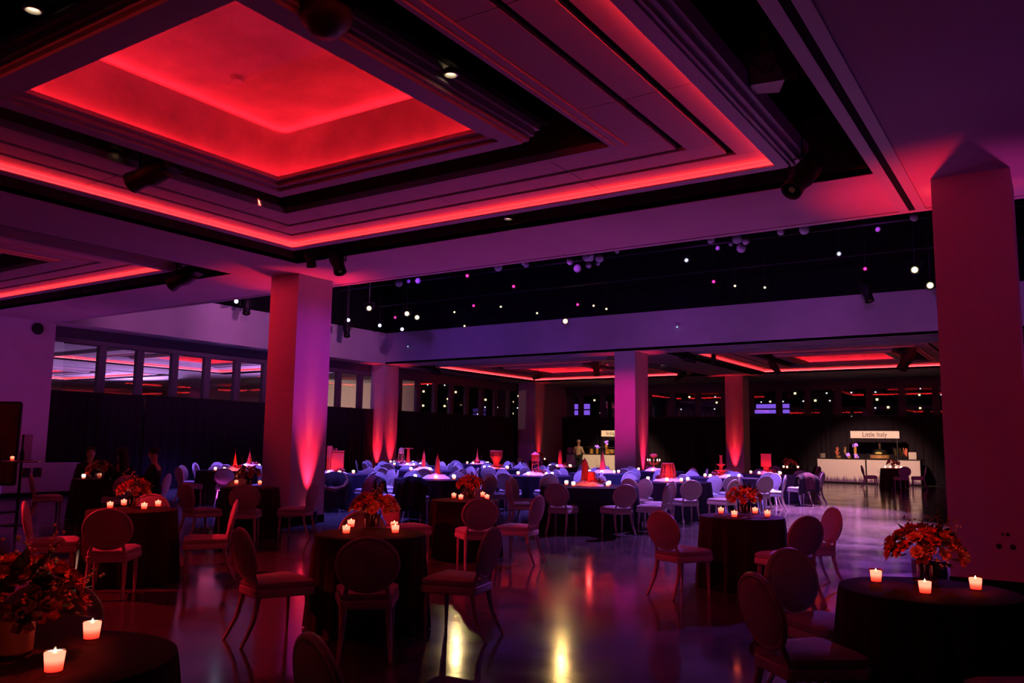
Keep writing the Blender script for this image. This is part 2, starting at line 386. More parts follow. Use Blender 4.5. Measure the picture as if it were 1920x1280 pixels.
tp('smoke_detector', MB().lathe([(.0, 0), (.06, 0), (.07, .03), (.07, .04)], (-1.0, .45, 5.49), 14), 'moulding')
tp('groove_back', MB().sqring(2.69, 3.96, PZ+.05, PZ+.07), 'black_paint')
# panels: three rings between the two black grooves, each side split at the seams
panel_mesh = {}
def panel(l, wd):
    k = (round(l, 3), round(wd, 3))
    if k not in panel_mesh: panel_mesh[k] = MB().box((-l/2, -wd/2, 0), (l/2, wd/2, .045)).mesh('panel', 'panel')
    return panel_mesh[k]
ring_panels = []
for (h0, h1) in ((2.695, 3.09), (3.175, 3.51), (3.595, 3.97)):
    cuts = [-h1, -2.3, -.3, 1.7, h1]
    for side in range(4):
        c = cuts if side % 2 == 0 else [-h0, -1.6, .4, 2.2, h0]
        for i in range(len(c)-1):
            l = c[i+1]-c[i]-.012; mid = (c[i]+c[i+1])/2; d = (h0+h1)/2
            M = Matrix.Rotation(side*PI/2, 4, 'Z') @ Matrix.Translation((mid, d, PZ))
            ring_panels.append((panel(l, h1-h0), M))
for i, (x, y) in enumerate(TRAYS):
    t = bpy.data.objects.new('trim_%d' % (10+i), None); COL.objects.link(t); t.location = (x, y, 0); t['kind'] = 'structure'
    t['label'] = 'square coffered ceiling tray with red cove lights'
    for n, me in tray_parts: link(n, me, t)
    for me, M in ring_panels: link('panel', me, t, mtx=M)

# ---- columns
COLS = {'P1': (-12.58, -11.81, 10.57, 11.44), 'P2': (-1.08, -.28, 10.5, 11.4), 'P3': (-23.5, -22.75, 25.14, 25.98), 'P4': (-12.42, -11.66, 25.16, 26.2),
        'P5': (-23.4, -22.35, 36.15, 37.0), 'P6': (-12.4, -11.6, 36.25, 37.15), 'P7': (10.0, 10.8, 10.5, 11.4)}
clab = {'P1': 'white square column with pink uplight beside the small bouquet table', 'P2': 'broad dark red column with round cable ports',
        'P3': 'white square column at the window corner with two red uplights', 'P4': 'violet lit square column standing before the back counters',
        'P5': 'dim red corner column with one uplight', 'P6': 'red uplit square column before the back curtain', 'P7': 'plain square column at the far side'}
for k, (x0, x1, y0, y1) in COLS.items():
    if k == 'P7': continue
    t = thing('column', clab[k], 'column', ((x0+x1)/2, (y0+y1)/2, 0)); hx = (x1-x0)/2; hy = (y1-y0)/2
    MB().box((-hx, -hy, .14), (hx, hy, ZC)).obj('shaft', 'plaster', t)
    MB().box((-hx-.012, -hy-.012, 0), (hx+.012, hy+.012, .14)).obj('plinth', 'black_paint', t)
    if k == 'P2':
        for px, py in ((1844, 985), (1858, 985), (1843, 988), (1864, 986)): pass
        for dx, dz, r in ((-.02, .63, .014), (.03, .63, .02), (-.06, .50, .028), (.07, .50, .028)):
            MB().lathe([(r, 0), (r, .012)], n=14).xf(Matrix.Translation((dx+.14, -hy-.012, dz+.0)) @ Matrix.Rotation(PI/2, 4, 'X').inverted()).obj('cable_port', 'black_plastic', t)
# uplights on the floor beside the columns
UP = []
def uplight(x, y, nx, ny, col, power, lab, ang=34, lean=.09):
    t = thing('uplight', lab, 'uplight', (x, y, 0), 0, 'floor uplights')
    MB().lathe([(.085, 0), (.09, .01), (.09, .24), (.078, .245), (.072, .22)], n=18, cap=False).obj('can', 'dark_metal', t, True)
    MB().lathe([(0, 0), (.07, 0), (.07, .01)], (0, 0, .215), 16, cap=False).obj('lens', 'uplight_glow', t)
    spot('uplight_lamp', (x, y, .27), (x-nx*lean*3.6, y-ny*lean*3.6, 4.67), (1, .075, .04), power*.55, 10, 1, .02)
    spot('uplight_lamp', (x, y, .27), (x-nx*lean*4.4, y-ny*lean*4.4, 4.67), col, power, ang, 1, .03)
uplight(-11.81+.16, 11.0, 1, 0, (1, .015, .06), 700, 'dark can uplight at the pink lit column face')
uplight(-1.08-.17, 11.0, -1, 0, RED, 900, 'can uplight hidden beside the broad red column', 50)
uplight(-.28+.17, 11.2, 1, 0, MAG, 250, 'can uplight on the far flank of the broad red column', 50)
uplight(-12.2, 11.44+.17, 0, 1, RED, 500, 'can uplight behind the pink lit column', 50)
uplight(-12.58-.17, 11.0, -1, 0, RED, 500, 'can uplight on the window flank of the pink lit column', 50)
uplight(-23.05, 25.14-.17, 0, -1, RED, 700, 'can uplight on the near face of the window corner column')
uplight(-22.72+.17, 25.6, 1, 0, RED, 600, 'can uplight on the inner face of the window corner column')
uplight(-11.66+.16, 25.75, 1, 0, (1, .015, .09), 600, 'can uplight on the flank of the violet lit column', 30)
uplight(-12.42-.17, 25.7, -1, 0, RED, 400, 'can uplight behind the violet lit column', 50)
uplight(-22.35+.15, 36.5, 1, 0, RED, 350, 'can uplight at the dim corner column', 26)
uplight(-12.0, 36.25-.16, 0, -1, RED, 600, 'can uplight on the column before the back curtain')

for x, y in ((-16.6, 12.75), (-9.5, 12.6), (-5.4, 12.8), (-20.6, 12.9)):  # added magenta fill for the soffit beside the void, dressed as floor cans
    t = thing('uplight', 'added low fill can on the floor between the round tables and the front tables', 'uplight', (x, y, 0), 0, 'added floor fill cans')
    MB().lathe([(.085, 0), (.09, .01), (.09, .15), (.078, .155), (.072, .13)], n=18, cap=False).obj('can', 'dark_metal', t, True); MB().lathe([(0, 0), (.07, 0), (.07, .01)], (0, 0, .12), 16, cap=False).obj('lens', 'uplight_glow', t)
    spot('uplight_lamp', (x, y, .18), (x, y-2.2, 4.67), (1, .05, .72), 75, 130, 1, .04)
# ---- side windows (x = XW) with mullions, glass, rails
wi = 1
struct(MB().box((XW-.2, YN, 4.24), (XW+.02, 36.2, 4.38)).box((XW-.28, YN, 4.38), (XW, 36.2, ZC-.01)).obj('trim_5', 'frame_metal'))
struct(MB().box((XW-.2, YN, 0), (XW-.02, 36.2, 2.3)).obj('wall_left', 'black_paint'))
struct(MB().box((XW-.22, YN, 2.3), (XW+.03, YN+.22, 4.24)).obj('trim_6', 'frame_metal'))
p = 1.213
mul = MB().box((-.16, -.115, 2.3), (0, .115, 4.24)).mesh('mullion', 'frame_metal')
pane = MB().box((-.09, -p/2+.115, 2.4), (-.08, p/2-.115, 4.21)).mesh('pane', 'window_glass')
rail = MB().box((-.14, -p/2+.115, 4.21), (-.02, p/2-.115, 4.24)).box((-.14, -p/2+.115, 2.3), (-.02, p/2-.115, 2.4)).mesh('rail', 'frame_metal')
y = 13.04
while y < 36:
    o = bpy.data.objects.new('window_%d' % wi, None); COL.objects.link(o); o.location = (XW, y, 0); o['kind'] = 'structure'; wi += 1
    link('pane', pane, o); link('rail', rail, o); link('mullion', mul, o, (0, p/2, 0))
    y += p
# back windows (y = YB)
struct(MB().box((-23, YB, 4.25), (9, YB+.25, ZC)).obj('trim_7', 'frame_metal'))
struct(MB().box((-23, YB, 0), (9, YB+.2, 2.4)).obj('wall_back', 'black_paint'))
q = 1.345
mulb = MB().box((-.14, 0, 2.4), (.14, .16, 4.25)).mesh('mullion', 'frame_metal')
paneb = MB().box((-q/2+.14, .08, 2.5), (q/2-.14, .09, 4.2)).mesh('pane', 'window_glass')
railb = MB().box((-q/2+.14, .02, 4.2), (q/2-.14, .14, 4.25)).box((-q/2+.14, .02, 2.4), (q/2-.14, .14, 2.5)).mesh('rail', 'frame_metal')
x = -22.5
while x < 8:
    o = bpy.data.objects.new('window_%d' % wi, None); COL.objects.link(o); o.location = (x, YB, 0); o['kind'] = 'structure'; wi += 1
    link('pane', paneb, o); link('rail', railb, o); link('mullion', mulb, o, (q/2, 0, 0))
    x += q

# ---- pipe and drape
def drape_mesh(wd, h):
    def fn(u, v):
        a = u*wd; return (a-wd/2, (.030*math.sin(a*19+2.6*math.sin(a*2.3))+.018*math.sin(a*31+1.9*math.sin(a*4.1+1)))*(1-.35*v)+.008*math.sin(a*57), .015+v*(h-.03))
    b = MB().grid(fn, int(wd*46), 3); return b.mesh('cloth', 'drape', True)
dm = drape_mesh(2.9, 2.84); dmb = drape_mesh(2.9, 2.96)
def drape(loc, rz, me, h, lab, grp):
    t = thing('drape_panel', lab, 'drape', loc, rz, grp)
    link('cloth', me, t)
    MB().box((-1.47, -.02, h-.02), (1.47, .02, h+.02)).obj('rail', 'dark_metal', t)
    MB().lathe([(.022, .01), (.022, h+.03)], (1.475, 0, 0), 8).obj('upright', 'dark_metal', t)
    MB().box((1.30, -.2, 0), (1.65, .2, .012)).obj('base_plate', 'dark_metal', t)
for i in range(8):
    drape((XW+.2+.06*(i % 2), 13.45+2.95*i, 0), PI/2, dm, 2.83, 'black pleated drape hung below the side window band', 'drapes under the side windows')
for i in range(10):
    drape((-22.0+2.95*i, YB-.38+.07*(i % 2), 0), 0, dmb, 2.97, 'black pleated drape hung below the back window band', 'drapes under the back windows')

# ---- night city behind the back windows and past the neighbouring room
def building(x, y, w_, d_, h, rz, lab, seed, pr=.34):
    t = thing('office_building', lab, 'building', (x, y, -12), rz, 'city buildings outside the windows')
    MB().box((-w_/2, 0, 0), (w_/2, d_, h)).obj('block', 'city_dark', t)
    r = random.Random(seed); a = MB().box((-.08, -.06, 0), (.08, 0, .15)).mesh('window', 'city_lit'); b = MB().box((-.045, -.06, 0), (.045, 0, .08)).mesh('window', 'city_white')
    nx = int(w_/.9); zs = [z for z in np.arange(15.4, min(h-.8, 26), .62)]
    for z in zs:
        for i in range(nx):
            if r.random() < pr: link('window', a if r.random() < .45 else b, t, (-w_/2+.45+i*.9+r.uniform(-.2, .2), 0, z))
for i, (x, y, w_, h) in enumerate([(-44, 74, 14, 30), (-28, 82, 12, 27), (-15, 70, 9, 31), (-4, 86, 14, 28), (8, 78, 10, 33), (-60, 80, 14, 34), (-36, 96, 10, 36), (18, 92, 14, 28)]):
    building(x, y, w_, 10, h, 0, ['broad dark office block with scattered warm windows', 'low dark block with a few white windows', 'slim dark tower with lit windows behind the violet column',
        'wide dark block beyond the back windows', 'tall dark tower behind the broad red column', 'tall dark tower seen past the neighbouring room', 'far slender tower with pale windows', 'distant wide block at the city edge'][i], 11+i)
building(-62, 52, 16, 10, 30, .9, 'dark apartment block seen through the side windows', 41, .45)
building(-44, 58, 10, 10, 32, .7, 'narrow apartment tower seen through the side windows', 42, .5)
def screen(px0, px1, pz0, pz1, y, lab):  # violet reflection in the back glass, built as glowing panels outside
    a = on(px0, pz1, 'y', y); b = on(px1, pz0, 'y', y); t = thing('violet_reflection', lab, 'screen', ((a.x+b.x)/2, y, 0)); hw = (b.x-a.x)/2; zm = (a.z+b.z)/2
    MB().box((-hw, -.05, a.z), (hw, 0, zm-.06)).obj('display', 'violet_reflection', t); MB().box((-hw*.8, -.05, zm+.03), (hw, 0, b.z)).obj('display', 'violet_reflection', t)
    MB().box((-hw-.1, 0, a.z-.1), (hw+.1, .15, b.z+.1)).obj('housing', 'city_dark', t); MB().box((-.1, .02, -3), (.1, .12, a.z-.1)).obj('post', 'city_dark', t)
screen(1057, 1106, 757, 778, 47, 'glowing panel outside standing in for a violet window reflection behind the sign of the first counter')
screen(1412, 1480, 757, 775, 47, 'glowing panel outside standing in for a violet window reflection behind the back curtain')
exec_later = []

# ================================================================== FURNITURE
R_TAB = {'R1': (-18.39, 14.54), 'R2': (-20.7, 16.9), 'R3': (-14.95, 14.76), 'R4': (-11.56, 14.59), 'R5': (-15.2, 18.55), 'R6': (-18.73, 22.01), 'R7': (-20.9, 24.15),
         'R8': (-18.6, 25.9), 'R9': (-14.86, 21.72), 'R10': (-11.17, 18.09), 'R11': (-14.62, 25.33), 'R12': (-7.67, 14.42), 'R13': (-10.8, 21.12), 'R14': (-10.6, 24.2),
         'R15': (-7.36, 17.59), 'R16': (-7.29, 20.9), 'R17': (-7.19, 24.5)}
R_TAB = {k: (v[0]*(.95 if k in ('R1', 'R2') else .967), v[1]*(.95 if k in ('R1', 'R2') else .967)) for k, v in R_TAB.items()}
R_TXT = {'R1': 'round table with the bright based spire', 'R2': 'round table with the spire against the drapes',
         'R3': 'round table with the red tower block', 'R4': 'round table with the dark red spire',
         'R5': 'round table with the slim orange spire', 'R6': 'round table with the flat topped pillar model', 'R7': 'round table with the pale water tank model',
         'R8': 'round table with the flared cone spire', 'R9': 'round table with the hourglass tower model', 'R10': 'round table with the red water tank model',
         'R11': 'round table with the pink obelisk', 'R12': 'round table with the obelisk and red drum', 'R13': 'round table with the magenta pyramid spire',
         'R14': 'round table with the candle tree', 'R15': 'round table with the red lantern cage', 'R16': 'round table with the tiered fountain model',
         'R17': 'round table with the red box tower'}
S_TAB = {'S1': (-4.9, 5.3), 'S2': (-8.5, 5.4), 'S3': (-11.1, 9.1), 'S4': (-6.8, 9.2), 'S5': (-3.0, 9.25), 'S6': (-.65, 5.2), 'S7': (-3.03, 1.6), 'S8': (-5.43, 35.3), 'S9': (-15.5, 9.1), 'S10': (-8.3, 31.2), 'S11': (-21.0, 34.3)}
S_TXT = {'S1': 'small table with the stacked votives', 'S2': 'small table before the three seated guests', 'S3': 'small table at the foot of the pink lit column',
         'S4': 'small table before the dark red spire table', 'S5': 'small table at the edge of the violet lit floor', 'S6': 'small table before the broad red column',
         'S7': 'small table with the gold speckled vase', 'S8': 'small table before the Little Italy counter', 'S9': 'small table with three seated guests',
         'S10': 'small table behind the red box tower table', 'S11': 'small table by the dim corner column'}
# ---- tables and cloths
def cloth_mesh(name, R, h, m, folds):
    def fn(u, v):
        a = 2*PI*u
        if v < .3: r = R*(v/.3)**.7; z = h
        elif v < .36: k = (v-.3)/.06; r = R+.012*math.sin(k*PI/2); z = h-.012*(1-math.cos(k*PI/2))
        else:
            k = (v-.36)/.64; fo = math.sin(a*folds+1.2*math.sin(a*3))+.35*math.sin(a*folds*2.3+1)
            r = R+.012+.03*k+.034*k**.7*fo; z = h-.012-k*(h-.022)
        return (r*math.cos(a), r*math.sin(a), z)
    return MB().grid(fn, 132, 19, True).mesh(name, m, True)
CL_S = cloth_mesh('tablecloth', .45, .762, 'cloth_burgundy', 13); CL_R = cloth_mesh('tablecloth', .90, .762, 'cloth_navy', 25)
def table(R, name):
    t = thing(name, 'x', 'table')
    MB().lathe([(0, .725), (R-.015, .725), (R-.005, .735), (R-.005, .748), (R-.015, .756), (0, .756)], n=40, cap=False).obj('table_top', 'wood_top', t)
    MB().lathe([(.03, .03), (.03, .726)], n=12).obj('pedestal', 'dark_metal', t)
    MB().lathe([(R*.5, 0), (R*.5, .015), (.04, .035)], n=24).obj('base', 'dark_metal', t)
    return t
first = {}
def put_table(k, xy, R, txt):
    small = k[0] == 'S'; nm = 'small_round_table' if small else 'banquet_table'
    if nm not in first:
        t = table(R, nm); first[nm] = (t, tree_of(t)); t.location = (*xy, 0)
    else: t = dup(first[nm][0], (*xy, 0), 0, tree=first[nm][1])
    t['label'] = txt; t['group'] = 'small cocktail tables' if small else 'round banquet tables'
    c = link('tablecloth', CL_S if small else CL_R, None, (*xy, 0), random.random()*6)
    tag(c, ('burgundy cloth draping the ' if small else 'dark cloth draping the ')+txt, 'tablecloth', 'tablecloths on the small tables' if small else 'tablecloths on the banquet tables')
for k, xy in R_TAB.items(): put_table(k, xy, .9, R_TXT[k])
for k, xy in S_TAB.items(): put_table(k, xy, .45, S_TXT[k])

# ---- oval-back chair (local +y faces the table)
def seat_outline(s, n=6):
    pts = []
    for cx, cy, a0, r in ((.185, .185, 0, .055), (-.185, .185, PI/2, .055), (-.15, -.19, PI, .04), (.15, -.19, 3*PI/2, .04)):
        for k in range(n): a = a0+PI/2*k/(n-1); pts.append((cx+r*math.cos(a), cy+r*math.sin(a)))
    return [(x*s, y*s) for x, y in pts]
def prism(rings):
    v = []; f = []; n = len(rings[0][0])
    for o, z in rings: v += [(x, y, z) for x, y in o]
    for i in range(len(rings)-1):
        for k in range(n): k2 = (k+1) % n; f.append((i*n+k, i*n+k2, (i+1)*n+k2, (i+1)*n+k))
    f.append(tuple(range(n-1, -1, -1))); f.append(tuple((len(rings)-1)*n+k for k in range(n)))
    return v, f
def make_chair():
    t = thing('oval_back_chair', 'x', 'chair')
    MB().add(*prism([(seat_outline(.96), .345), (seat_outline(1.0), .355), (seat_outline(1.0), .40), (seat_outline(.97), .408)])).obj('seat_frame', 'chair_paint', t, True)
    MB().add(*prism([(seat_outline(.95), .408), (seat_outline(.985), .425), (seat_outline(.96), .452), (seat_outline(.80), .472), (seat_outline(.45), .48)])).obj('seat', 'chair_fabric', t, True)
    for s in (-1, 1):
        MB().tube([(s*.185, .185, .36), (s*.187, .188, .30), (s*.19, .192, .15), (s*.192, .194, 0)], [.026, .022, .017, .012], 8).obj('leg', 'chair_paint', t, True)
        MB().tube([(s*.155, -.19, .40), (s*.158, -.205, .30), (s*.166, -.235, .17), (s*.176, -.295, .05), (s*.18, -.325, 0)], [.024, .022, .019, .015, .013], 8).obj('leg', 'chair_paint', t, True)
        MB().tube([(s*.155, -.195, .37), (s*.152, -.215, .45), (s*.14, -.23, .50), (s*.155, -.245, .56)], [.021, .018, .016, .014], 8).obj('back_support', 'chair_paint', t, True)
    T = Matrix.Translation((0, -.268, .662)) @ Matrix.Rotation(-.20, 4, 'X').inverted()
    def oval(a, b): return [(a*math.cos(2*PI*k/28), 0, b*math.sin(2*PI*k/28)) for k in range(28)]
    MB().tube(oval(.215, .192), .017, 8, True).xf(T).obj('back_frame', 'chair_paint', t, True)
    v = []; f = []; rg = [(1, 0), (.985, .016), (.85, .026), (.5, .032)]; n = 28
    b = MB()
    for sg in (1, -1):
        rings = []
        for k, (s_, d) in enumerate(rg): rings += [(.203*s_*math.cos(2*PI*i/n), sg*d, .18*s_*math.sin(2*PI*i/n)) for i in range(n)]
        fc = [(r*n+i, r*n+(i+1) % n, (r+1)*n+(i+1) % n, (r+1)*n+i) for r in range(len(rg)-1) for i in range(n)]+[tuple((len(rg)-1)*n+i for i in range(n))]
        b.add(rings, fc)
    b.xf(T).obj('backrest', 'chair_fabric', t, True)
    return t
CH0 = make_chair(); CHT = tree_of(CH0); used = [0]
CHAIRS = {}
def chair(xy, rz, label, group, key=None):
    if not used[0]:
        used[0] = 1; o = CH0; o.location = (*xy, 0); o.rotation_euler = (0, 0, rz); o['label'] = label; o['group'] = group
    else: o = dup(CH0, (*xy, 0), rz, label, group, CHT)
    return o
def around(k, xy, az, dist, turn, txt):
    a = math.radians(az); x = xy[0]+dist*math.cos(a); y = xy[1]+dist*math.sin(a)
    o = chair((x, y), a+PI/2+math.radians(turn), 'off-white oval-back chair at the '+txt, 'chairs at the '+txt)
    CHAIRS.setdefault(k, []).append(o); return o
SCH = {'S1': [(-48, .86, 0), (-112, .80, 4), (16, .80, -4), (137, .78, 0)], 'S2': [(-128, .74, 6), (-43, .86, 0), (45, .78, 8), (137, .8, 0)],
       'S3': [(-95, .85, 0), (-43, .84, 0), (18, .86, 6), (150, .8, 0)], 'S4': [(-112, .86, 4), (-44, .86, 0), (8, .80, 0), (120, .85, 0)],
       'S5': [(-112, .95, 0), (-42, .86, 10), (40, .78, 0)], 'S6': [(150, .74, 0), (-138, .72, 4), (-52, .84, 0)], 'S7': [(150, .84, 0)],
       'S8': [(200, .85, 0), (120, .8, 0), (-60, .8, 0), (10, .85, 0)], 'S9': [(-10, 1.0, 0), (38, 1.0, 0), (160, 1.0, 0), (-110, .85, 0)],
       'S10': [(-100, .85, 0), (-10, .8, 0)], 'S11': [(-60, .8, 0), (20, .8, 0), (180, .8, 0)]}
for k, l in SCH.items():
    for az, d, tn in l: around(k, S_TAB[k], az, d, tn, S_TXT[k])
RCH = {'R12': [-84, -38, 2, 36, 74, 112, 150, 190, 232], 'R15': [-98, -52, -12, 30, 70, 112, 150, 192, 232], 'R4': [-101, -70, -6, 34, 74, 110, 150, 186], 'R1': [-96, -48, -10, 35, 78, 120, 160, 200],
       'R17': [-112, -72, -34, 0, 30, 70, 112, 150], 'R16': [-104, -62, -30, 10, 50, 95, 140, 180], 'R3': [-45, -8, 30, 64, 100, 150]}
for i, (k, xy) in enumerate(R_TAB.items()):
    azs = RCH.get(k) or [i*17+j*40 for j in range(9)]
    for a in azs:
        r = random.Random(int(a*7+i)); d = 1.22+r.uniform(-.03, .12)
        x = xy[0]+d*math.cos(math.radians(a)); y = xy[1]+d*math.sin(math.radians(a))
        if x < XL+.75 or any(c[0]-.35 < x < c[1]+.35 and c[2]-.35 < y < c[3]+.35 for c in COLS.values()): continue
        around(k, xy, a, d, r.uniform(-9, 9), R_TXT[k])
# two chairs that belong to tables outside the picture
chair((-2.10, 2.40), math.radians(-22), 'dark shadowed oval-back chair standing alone on the front floor', 'lone chairs')

# ================================================================== TABLE DRESSING
ZT = .766
# ---- votive candles
def votive_meshes():
    cup = MB().lathe([(.024, 0), (.030, .004), (.037, .078), (.0345, .078), (.028, .008)], n=18, cap=False).mesh('cup', 'votive_glass', True)
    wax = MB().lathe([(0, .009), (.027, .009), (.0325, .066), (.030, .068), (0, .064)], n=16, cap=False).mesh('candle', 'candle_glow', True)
    low = MB().lathe([(0, .009), (.027, .009), (.0295, .034)], n=16, cap=False).mesh('wax_base', 'wax_low', True)
    fl = MB().lathe([(.001, .060), (.005, .064), (.006, .068), (.003, .075), (.0005, .080)], n=8).mesh('flame', 'flame', True)
    far = MB().lathe([(.024, 0), (.030, .004), (.036, .07), (.03, .078), (.004, .085)], n=10).mesh('votive_candle', 'candle_glow', True)
    return cup, wax, fl, far, low
V_CUP, V_WAX, V_FL, V_FAR, V_LOW = votive_meshes()
def votive(p, txt, near):
    lab = 'glowing votive candle on the '+txt; grp = 'votives on the '+txt
    if near:
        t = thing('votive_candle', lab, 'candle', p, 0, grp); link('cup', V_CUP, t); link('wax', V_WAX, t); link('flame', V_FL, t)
    else:
        o = link('votive_candle', V_FAR, None, p); tag(o, lab, 'candle', grp)
VP = {'S1': [(649, 1001), (658, 989), (741, 1000), (739, 993)], 'S2': [(206, 953), (232, 948), (270, 955), (296, 950)], 'S3': [(443, 908), (487, 909)], 'S4': [(851, 934), (864, 937), (905, 932), (913, 937)],
      'S5': [(1352, 963), (1377, 970), (1416, 963), (1439, 969)], 'S6': [(1643, 1092), (1735, 1114), (1830, 1107)], 'S7': [(100, 1262), (171, 1200)]}
for k, l in VP.items():
    for px, py in l: votive(on(px, py, 'z', ZT), S_TXT[k], True)
for k, n in (('S8', 4), ('S9', 3), ('S10', 3), ('S11', 2)):
    for j in range(n):
        a = j*2*PI/n+.5; votive(Vector((S_TAB[k][0]+.3*math.cos(a), S_TAB[k][1]+.3*math.sin(a), ZT)), S_TXT[k], False)
# ---- bouquets
def blossom_mesh(nm, m, layers, petals, R, seed):
    r = random.Random(seed); b = MB()
    for L in range(layers):
        k = L/(layers-1) if layers > 1 else 0; rad = R*(.35+.65*k); tilt = .25+1.0*k
        for q in range(petals):
            a = 2*PI*(q+.5*(L % 2))/petals+r.uniform(-.1, .1); wd = rad*.62
            pts = []
            for j, s in enumerate((0, .55, 1.0)):
                h = rad*s*math.cos(tilt)+.2*R*(1-k)*s; o = rad*s*math.sin(tilt)+.08*R
                for e in (-1, 0, 1):
                    u = e*wd*(.35 if j == 0 else 1-.15*j)*.6; cup = .12*R*abs(e)+r.uniform(-.05, .05)*R*j
                    pts.append((o*math.cos(a)-u*math.sin(a), o*math.sin(a)+u*math.cos(a), h+cup))
            b.add(pts, [(0, 1, 4, 3), (1, 2, 5, 4), (3, 4, 7, 6), (4, 5, 8, 7)])
    return b.mesh(nm, m, False)
BLS = [blossom_mesh('blossom', 'petal_red', 3, 6, .045, 1), blossom_mesh('blossom', 'petal_coral', 4, 7, .042, 2), blossom_mesh('blossom', 'petal_red', 4, 7, .036, 3), blossom_mesh('blossom', 'petal_dark', 3, 6, .046, 4), blossom_mesh('blossom', 'petal_coral', 3, 8, .034, 5)]
LEAF = MB().add([(0, 0, 0), (.022, .03, .008), (0, .085, .0), (-.022, .03, .008), (0, .035, -.004)], [(0, 1, 4), (1, 2, 4), (2, 3, 4), (3, 0, 4)]).mesh('leaf', 'leaf')
def sprig_mesh(seed):
    r = random.Random(seed); b = MB().tube([(0, 0, 0), (.008, 0, .06), (.0, .01, .12)], [.002, .0016, .001], 4)
    for j in range(9): b.ball((r.uniform(-.025, .025), r.uniform(-.025, .025), .055+j*.009), .0055, 5, 4)
    return b.mesh('sprig', 'berry')
SPR = [sprig_mesh(3), sprig_mesh(8)]
VASE = MB().lathe([(.06, 0), (.068, .004), (.07, .13), (.066, .13), (.063, .01), (0, .009)], n=24, cap=False).mesh('vase', 'vase_glass', True)
VASE_G = MB().lathe([(.06, 0), (.07, .006), (.074, .14), (.069, .14), (.066, .01)], n=24, cap=False).mesh('vase', 'berry', True)
stem_b = MB()
for j in range(10):
    a = j*.63; stem_b.tube([(.03*math.cos(a), .03*math.sin(a), .012), (.045*math.cos(a+2), .045*math.sin(a+2), .15)], .0035, 4)
STEMS = stem_b.mesh('stems', 'leaf')
def bouquet(k, p, n, R, seed, gold=False):
    r = random.Random(seed); t = thing('flower_arrangement', 'red bouquet on the '+S_TXT[k], 'flowers', p, r.uniform(0, 6), 'table bouquets')
    link('vase', VASE_G if gold else VASE, t); link('stems', STEMS, t)
    for j in range(n):
        z = 1-(j+.5)/n*1.12; a = j*2.39996+r.uniform(-.2, .2); s = math.sqrt(max(0, 1-z*z))
        d = Vector((s*math.cos(a), s*math.sin(a), z)); q = R*r.uniform(.86, 1.1)
        pos = Vector((d.x*q*1.08, d.y*q*1.08, .165+max(d.z, -.2)*q*.78))
        rot = (d+Vector((0, 0, .35))).to_track_quat('Z', 'Y').to_matrix().to_4x4()
        sc = r.uniform(.85, 1.2)*R/.17*(1 if n > 20 else 1.5)
        link('blossom', BLS[r.choice([0, 0, 1, 1, 2, 3, 4])], t, mtx=Matrix.Translation(pos) @ rot @ Matrix.Scale(sc, 4))
    for j in range(n//2):
        a = r.uniform(0, 2*PI); el = r.uniform(-.3, 1.1); d = Vector((math.cos(a)*math.cos(el), math.sin(a)*math.cos(el), math.sin(el)))
        M = Matrix.Translation(d*R*.8+Vector((0, 0, .16))) @ d.to_track_quat('Y', 'Z').to_matrix().to_4x4() @ Matrix.Scale(R/.15, 4)
        link('leaf', LEAF, t, mtx=M)
        if j % 3 == 0: link('sprig', SPR[j % 2], t, mtx=Matrix.Translation(d*R*.75+Vector((0, 0, .17))) @ (d+Vector((0, 0, .3))).to_track_quat('Z', 'Y').to_matrix().to_4x4() @ Matrix.Scale(R/.16, 4))
for k, px, py, n, R in (('S1', 697, 990, 40, .165), ('S2', 249, 950, 36, .16), ('S3', 466, 908, 30, .17), ('S4', 881, 933, 32, .165), ('S5', 1396, 964, 34, .165), ('S6', 1735, 1092, 46, .17), ('S7', 20, 1222, 46, .19)):
    bouquet(k, on(px, py, 'z', ZT), n, R, hash(k) % 97 if False else ord(k[1])*13, k == 'S7')
for k, (sx, sy) in (('S1', (-2.0, 1.0)), ('S2', (-4.2, 2.2)), ('S3', (-8.9, 7.2)), ('S4', (-4.0, 7.4)), ('S5', (-1.9, 7.6)), ('S6', (-1.9, 3.2)), ('S7', (-4.2, 3.0))):
    spot('pin_spot', (sx, sy, 4.85), (*S_TAB[k], .95), (1, .07, .04), 420, 8, .6, .03)
for k in ('S8', 'S9', 'S10', 'S11'): bouquet(k, Vector((*S_TAB[k], ZT)), 14, .19, ord(k[-1])*7+3)

# ---- skyline centrepieces on white drifts
def noise3(x, y): return math.sin(x*23+1.7*math.sin(y*17))*.5+math.sin(y*29+x*11)*.35+math.sin((x+y)*51)*.2
def drift_mesh(seed):
    def fn(u, v):
        a = 2*PI*u; r = .29*v*(1+.14*math.sin(3*a+seed)+.08*math.sin(7*a+seed*2)); x = r*math.cos(a); y = r*math.sin(a)
        return (x, y, max(0, .10*(1-v*v)**.8+.022*noise3(x+seed, y)*(1-v**4)))
    return MB().grid(fn, 36, 9, True).mesh('snow_drift', 'snow', True)
DR = [drift_mesh(1.3), drift_mesh(4.1)]
def twig_mesh():
    r = random.Random(3); b = MB()
    for j in range(7):
        a = r.uniform(0, 6); d = r.uniform(.1, .2); p0 = Vector((d*math.cos(a), d*math.sin(a), .02)); p1 = p0+Vector((r.uniform(-.09, .09), r.uniform(-.09, .09), r.uniform(.2, .42)))
        b.tube([p0, (p0+p1)/2+Vector((.01, .01, 0)), p1], [.004, .003, .001], 4)
    return b.mesh('twigs', 'leaf')
TW = twig_mesh()
gm = MB()
for j in range(9): a = j*.8; gm.ball((.11*math.cos(a), .11*math.sin(a), .09+.02*math.sin(j*2.3)), (.05, .045, .035), 6, 5)
GREEN = gm.mesh('dark_foliage', 'petal_dark')
